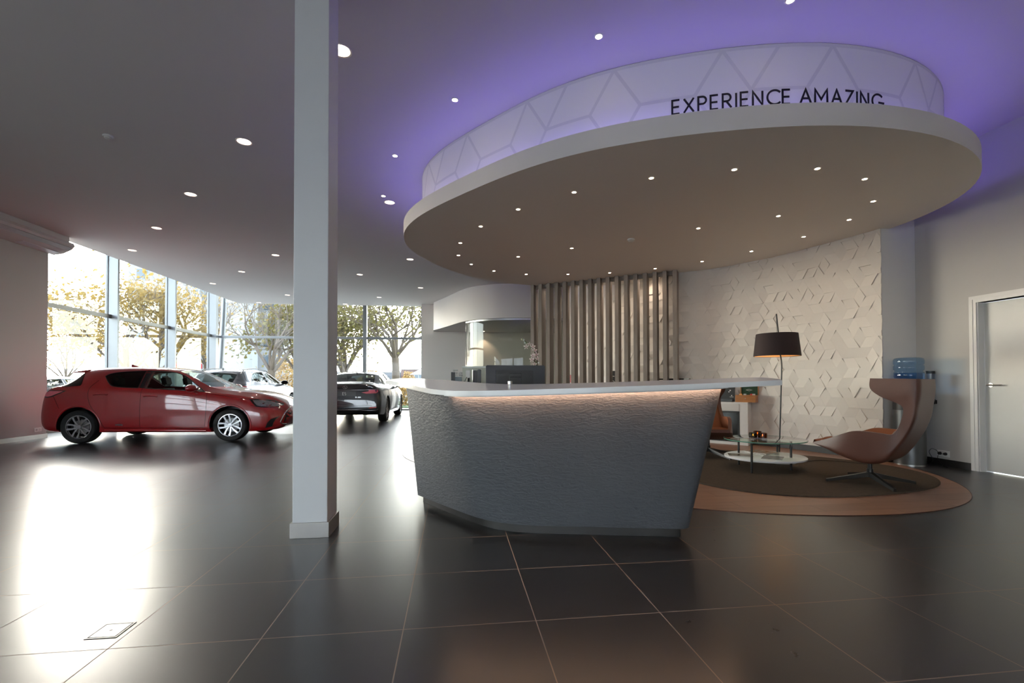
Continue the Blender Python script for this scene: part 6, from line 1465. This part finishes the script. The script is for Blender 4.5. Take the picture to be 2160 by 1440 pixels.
c_ = Vector((-8.36, 12.92, 0)); h_ = Vector((-.087, .996, 0)); p_ = c_ + h_ * 0.86
suv, sf3 = build_car('suv_car', SU_, M_greypaint, (p_.x, p_.y, 0), math.atan2(h_.y, h_.x), 'dark grey sport utility car parked behind the front of the red hatchback', 'car', uo)
for s in (-1, 1):
    bm = bmesh.new(); P_ = [Vector((x, s * 0.565, sf3.z(x, s * 0.55).z + dz)) for x, dz in ((-.2, 0.0), (-.12, .035), (.4, .05), (1.0, .045), (1.35, .03), (1.42, 0))]; tube(bm, cat(P_, 5), 0.014, 8); obj('roof_rail', bm, M_trim, suv, smooth=60)
# cars standing outside
def outside_car(src, loc, ang, paintm, label):
    c = copy_tree(src); c.location = loc; c.rotation_euler = (0, 0, ang); tag(c, label, 'car')
    for ch in c.children:
        if ch.type == 'MESH' and ch.data.materials and ch.data.materials[0] in (M_blackpaint, M_greypaint):
            ch.data = ch.data.copy(); ch.data.materials[0] = paintm
    return c
out1 = outside_car(sed, (-12.05, 10.9, -0.14), math.radians(97), M_silverpaint, 'grey saloon outside the glass behind the tail of the red hatchback')
for nm in ('number_plate', 'badge_lettering', 'emblem'):
    for ch in [c for c in out1.children if c.name.startswith(nm)]:
        for g_ in list(ch.children): drop(g_)
        drop(ch)
# ================================================================== OUTSIDE
GZ = -0.14
bm = bmesh.new()
prism(bm, [(-9.3, -6.75), (-9.3, -160), (-260, -160), (-260, 260), (200, 260), (200, -160), (6.6, -160), (6.6, -6.75)][::-1] + [], GZ - 0.3, GZ) if False else None
box(bm, -260, 200, -160, 260, GZ - 0.4, GZ)
struct('ground', bm, M_asphalt)
def lawn(pts, name='lawn'):
    bm = bmesh.new(); prism(bm, pts, GZ, GZ + 0.04); fixn(bm); o = obj(name, bm, M_grass); o['kind'] = 'structure'; return o
lawn([(-9.5, 22.5), (6, 22.5), (6, 27.5), (-12, 27.5)]); lawn([(-12, 31.5), (14, 31.5), (14, 37), (-16, 37)], 'lawn_far')
lawn([(-34, 18), (-17, 24), (-19, 30), (-40, 26)], 'lawn_side')
rt_ = random.Random(11)
def tree(p, height, crown, trunk_r, leaves, m, lab, cat_='tree', nleaf=3800, first=0.35, spread=0.95, leafsize=0.11, seed=1, bare=False, depth=5, cz=0.62, grp=None):
    rd = random.Random(seed); t = empty('tree', (p[0], p[1], GZ)); tag(t, lab, cat_, grp)
    bm = bmesh.new(); tips = []
    def br(a, d, L, r, k):
        pts = [a]; q = a.copy(); dd = d.copy()
        for i in range(4):
            dd = (dd + Vector((rd.uniform(-1, 1), rd.uniform(-1, 1), rd.uniform(-.4, .9))) * 0.11).normalized(); q = q + dd * L / 4; pts.append(q.copy())
        tube(bm, pts, [r * (1 - 0.45 * i / 4) for i in range(5)], 6 if k > 2 else 10, caps=False)
        if k >= 2: tips.extend(pts[1:])
        if k >= depth: return
        n = 3 if k < 2 else rd.choice((2, 3))
        for j in range(n):
            ax = rd.uniform(0, 2 * PI); tilt = rd.uniform(0.30, 0.75) * spread
            o_ = dd.orthogonal().normalized(); o2 = dd.cross(o_); nd = (dd * math.cos(tilt) + (o_ * math.cos(ax) + o2 * math.sin(ax)) * math.sin(tilt)).normalized()
            br(pts[-1] if j < 2 else pts[3], nd, L * rd.uniform(0.66, 0.86), r * 0.56, k + 1)
    tube(bm, [Vector((0, 0, 0)), Vector((0.02, 0, 0.3)), Vector((0.03, 0.02, height * first * 0.6)), Vector((0, 0, height * first))], [trunk_r * 1.3, trunk_r, trunk_r * 0.92, trunk_r * 0.85], 12)
    for j in range(5):
        a = 2 * PI * j / 5 + rd.uniform(-.3, .3); br(Vector((0, 0, height * first * rd.uniform(0.85, 1.0))), Vector((math.cos(a) * 0.62, math.sin(a) * 0.62, rd.uniform(0.7, 1.1))).normalized(), height * 0.19, trunk_r * 0.48, 1)
    br(Vector((0, 0, height * first)), Vector((0, 0, 1)), height * 0.22, trunk_r * 0.62, 1)
    obj('trunk', bm, M_bark, t, smooth=60)
    if leaves:
        bm = bmesh.new()
        for i in range(nleaf):
            b = rd.choice(tips); c = b + Vector((rd.gauss(0, 1), rd.gauss(0, 1), rd.gauss(0, 0.8))) * crown * 0.085
            n_ = Vector((rd.uniform(-1, 1), rd.uniform(-1, 1), rd.uniform(-1, 1))).normalized(); u = n_.orthogonal().normalized(); w = n_.cross(u); s = leafsize * rd.uniform(0.6, 1.3)
            bm.faces.new([bm.verts.new(c + u * s * x + w * s * 0.7 * y) for x, y in ((-1, 0), (0, -1), (1, 0), (0, 1))])
        obj('foliage', bm, m, t)
    return t
def at(u, dist): r_ = ray(u, 800); k = dist / r_.y; return (r_.x * k, dist)
tree(at(268, 21), 7.6, 6.0, 0.17, True, M_leafgold, 'big golden autumn tree outside the left windows', seed=3, nleaf=5200, first=0.22, leafsize=0.085)
tree(at(332, 26), 7.2, 5.0, 0.15, True, M_leafgold, 'second golden tree, right of the big one behind the left mullion', seed=9, nleaf=4200, first=0.25, leafsize=0.09)
tree(at(138, 30), 7.2, 3.4, 0.12, True, M_leafgold, 'slim backlit tree at the far left behind the grey saloon', seed=14, nleaf=1900, first=0.2, spread=0.6, leafsize=0.09)
tree(at(434, 30), 9.0, 5.0, 0.16, True, M_leafgold, 'nearly bare tree beside the corner post, with few leaves', seed=21, nleaf=420, first=0.26, leafsize=0.08, depth=6)
tree(at(572, 24), 7.8, 5.0, 0.20, True, M_leafgold, 'bare grey tree centred behind the far left pane', seed=30, nleaf=380, first=0.24, leafsize=0.07, depth=6)
tree(at(634, 27), 7.0, 5.0, 0.2, True, M_leafolive, 'olive green tree half hidden behind the white column', seed=5, nleaf=3600, first=0.24, leafsize=0.10)
tree(at(727, 30), 8.6, 6.5, 0.27, True, M_leafolive, 'autumn tree behind the black saloon, left of the thin mullion', seed=6, nleaf=4200, first=0.22, leafsize=0.11)
tree(at(834, 26), 8.4, 6.5, 0.24, True, M_leafolive, 'autumn tree with a thick mossy trunk in the rightmost far window', seed=8, nleaf=3200, first=0.31, leafsize=0.085)
# big pale office building behind the left windows
def facade(name, u0, u1, dist, hgt, m, wm, lab, fl_h, win, depth=14, mar=1.4, sill=0.3, catg='building'):
    p0, p1 = Vector((*at(u0, dist), 0)), Vector((*at(u1, dist), 0)); L = (p1 - p0).length
    t = empty(name, (p0.x, p0.y, GZ)); tag(t, lab, catg)
    bm = bmesh.new(); box(bm, 0, L, 0, depth, 0, hgt); obj('wall', bm, m, t)
    obj('roof', boxm(-0.1, L + 0.1, -0.1, depth + 0.1, hgt, hgt + 0.25), M_alugrey, t)
    n = max(1, int((L - mar) / (win[0] + mar))); st = L / n; k = 0
    nf = max(1, int(hgt / fl_h))
    for f in range(nf):
        for i in range(n):
            x = st * (i + 0.5) - win[0] / 2; z = f * fl_h + 0.9
            if k >= 90: return t
            bm = bmesh.new(); box(bm, x, x + win[0], -0.06, -0.001, z, z + win[1]); w = obj('window', bm, M_alugrey if m is not M_bldwhite else M_alu, t)
            bm = bmesh.new(); box(bm, x + 0.08, x + win[0] - 0.08, -0.08, -0.061, z + 0.08, z + win[1] - 0.08); obj('pane', bm, wm, w); k += 1
    return t
facade('office_building', 268, 452, 82, 34, M_bldwhite, M_bldwin, 'tall pale office block behind the golden trees', 3.7, (2.2, 2.0))
facade('office_building', 474, 598, 99, 38, M_bldwhite, M_bldwin, 'tall white block behind the bare tree in the far left window', 3.9, (2.4, 2.3))
facade('brick_building', 846, 925, 62, 2.9, M_brick, M_bldwin, 'low brown brick building right of the mossy tree trunk', 2.9, (1.5, 1.4), depth=8, mar=2.4)
facade('grey_building', 706, 845, 66, 2.6, M_greybld, M_bldwin, 'low grey building on the horizon behind the black saloon', 2.6, (1.3, 1.2), depth=8, mar=3.0)
# red letters on the pale block, seen above the red car
bp = Vector((*at(372, 81.68), 0)); t = empty('red_sign', (bp.x, 81.68, AY(380, 779, 81.68).z)); tag(t, 'red sign with a big angled mark and upright letters low on the pale office block', 'sign')
def sx_(u): return AY(u, 779, 81.68).x - bp.x
def sz_(v): return AY(380, v, 81.68).z - AY(380, 779, 81.68).z
def bar(P, wd, name):
    bm = bmesh.new(); tube(bm, [Vector((sx_(u), 0, sz_(v))) for u, v in P], wd, 6); obj(name, bm, M_redsign, t)
bar([(368, 768), (376, 779)], 0.28, 'angled_mark'); bar([(382, 779), (391, 769)], 0.28, 'angled_mark'); bar([(391, 757.5), (392.5, 758.5)], 0.28, 'dot')
bar([(404, 769), (404, 777)], 0.2, 'letter'); bar([(409, 768), (409, 776), (413, 777), (417, 776), (417, 768)], 0.2, 'letter'); bar([(423, 767), (423, 777)], 0.22, 'letter')
# shrubs, reeds and parasols behind the far glass
def shrub(p, w, h, m, lab, seed, n=900, s=0.06):
    rd = random.Random(seed); t = empty('shrub', (p[0], p[1], GZ + 0.04)); tag(t, lab, 'shrub')
    bm = bmesh.new()
    for i in range(14):
        a = rd.uniform(0, 2 * PI); tube(bm, [(0, 0, 0), (math.cos(a) * w * 0.3, math.sin(a) * w * 0.3, h * rd.uniform(0.5, 0.9))], 0.012, 5)
    obj('stems', bm, M_bark, t)
    bm = bmesh.new()
    for i in range(n):
        a = rd.uniform(0, 2 * PI); r = math.sqrt(rd.random()); z = rd.random(); c = Vector((math.cos(a) * r * w / 2 * math.sin(PI * min(.95, z + .12)), math.sin(a) * r * w / 2, z * h))
        n_ = Vector((rd.uniform(-1, 1), rd.uniform(-1, 1), rd.uniform(-1, 1))).normalized(); u = n_.orthogonal().normalized(); w_ = n_.cross(u); q = s * rd.uniform(.6, 1.4)
        bm.faces.new([bm.verts.new(c + u * q * x + w_ * q * .7 * y) for x, y in ((-1, 0), (0, -1), (1, 0), (0, 1))])
    obj('foliage', bm, m, t)
shrub(at(862, 46), 3.2, 2.2, M_yellowleaf, 'yellow shrub at the foot of the brick building', 1, 1400, 0.09)
shrub(at(782, 44), 3.6, 2.3, M_yellowleaf, 'orange autumn shrub showing over the roof of the black saloon', 2, 1500, 0.1)
shrub(at(608, 40), 3.4, 3.2, M_yellowleaf, 'pale yellow shrub at the left edge of the white column', 3, 1500, 0.1)
shrub(at(848, 24.5), 1.8, 0.9, M_yellowleaf, 'row of straw-coloured reeds on the lawn beside the saloon', 4, 900, 0.05)
shrub(at(112, 27), 2.6, 1.5, M_leafgold, 'low golden bush at the far left behind the glass', 6, 900, 0.08)
for i, (u, d_, hh, lab) in enumerate(((883, 33, 2.05, 'white parasol outside the rightmost window, nearer of two'), (891, 37, 2.3, 'white parasol outside the rightmost window, the taller one behind'))):
    x, y = at(u, d_); t = empty('parasol', (x, y, GZ)); tag(t, lab, 'parasol')
    bm = bmesh.new(); tube(bm, [(0, 0, 0), (0, 0, hh)], 0.025, 8); obj('pole', bm, M_alu, t)
    bm = bmesh.new(); lathe(bm, [(0.62, hh - 0.28), (0.35, hh - 0.12), (0.02, hh)], 8, cap0=False); obj('canopy', bm, M_paper, t)
far_car = outside_car(suv, (at(850, 40)[0], 40, GZ), math.radians(10), mat('white_car_paint', (0.7, 0.7, 0.7), 0.3, coat=1.0), 'white car parked far outside, seen between the saloon and the desk')
far_car2 = outside_car(sed, (at(606, 34)[0] - 3.4, 34, GZ), math.radians(4), M_greypaint, 'car parked far outside behind the grey sport utility car')
for cc in (far_car2,):
    for nm in ('number_plate', 'badge_lettering', 'emblem'):
        for ch in [c for c in cc.children if c.name.startswith(nm)]:
            for g_ in list(ch.children): drop(g_)
            drop(ch)
# pale post modelled in place of a slanting reflection in the left pane
lx, ly = at(296, 24); t = empty('reflection_post', (lx, ly, GZ)); tag(t, 'slim pale post standing for a window reflection in front of the golden trees', 'reflection')
bm = bmesh.new(); tube(bm, [(0, 0, 0), (0.1, 0, 4.9)], [0.08, 0.05], 10); obj('pole', bm, M_alu, t, smooth=60)
bm = bmesh.new(); tube(bm, [(0.1, 0, 4.9), (0.5, 0, 5.05), (0.9, 0, 5.02)], [0.04, 0.09, 0.05], 10); obj('post_head', bm, M_alu, t, smooth=60)

# unseen pale block behind the camera, added to bounce sunlight into the showroom
bm = bmesh.new(); abbox(bm, -30, 30, -34, -24, GZ, 11)
struct('wall_sun_bounce', bm, mat('cool_bounce_white', (0.80, 0.86, 0.94), 0.7, var=0.03))
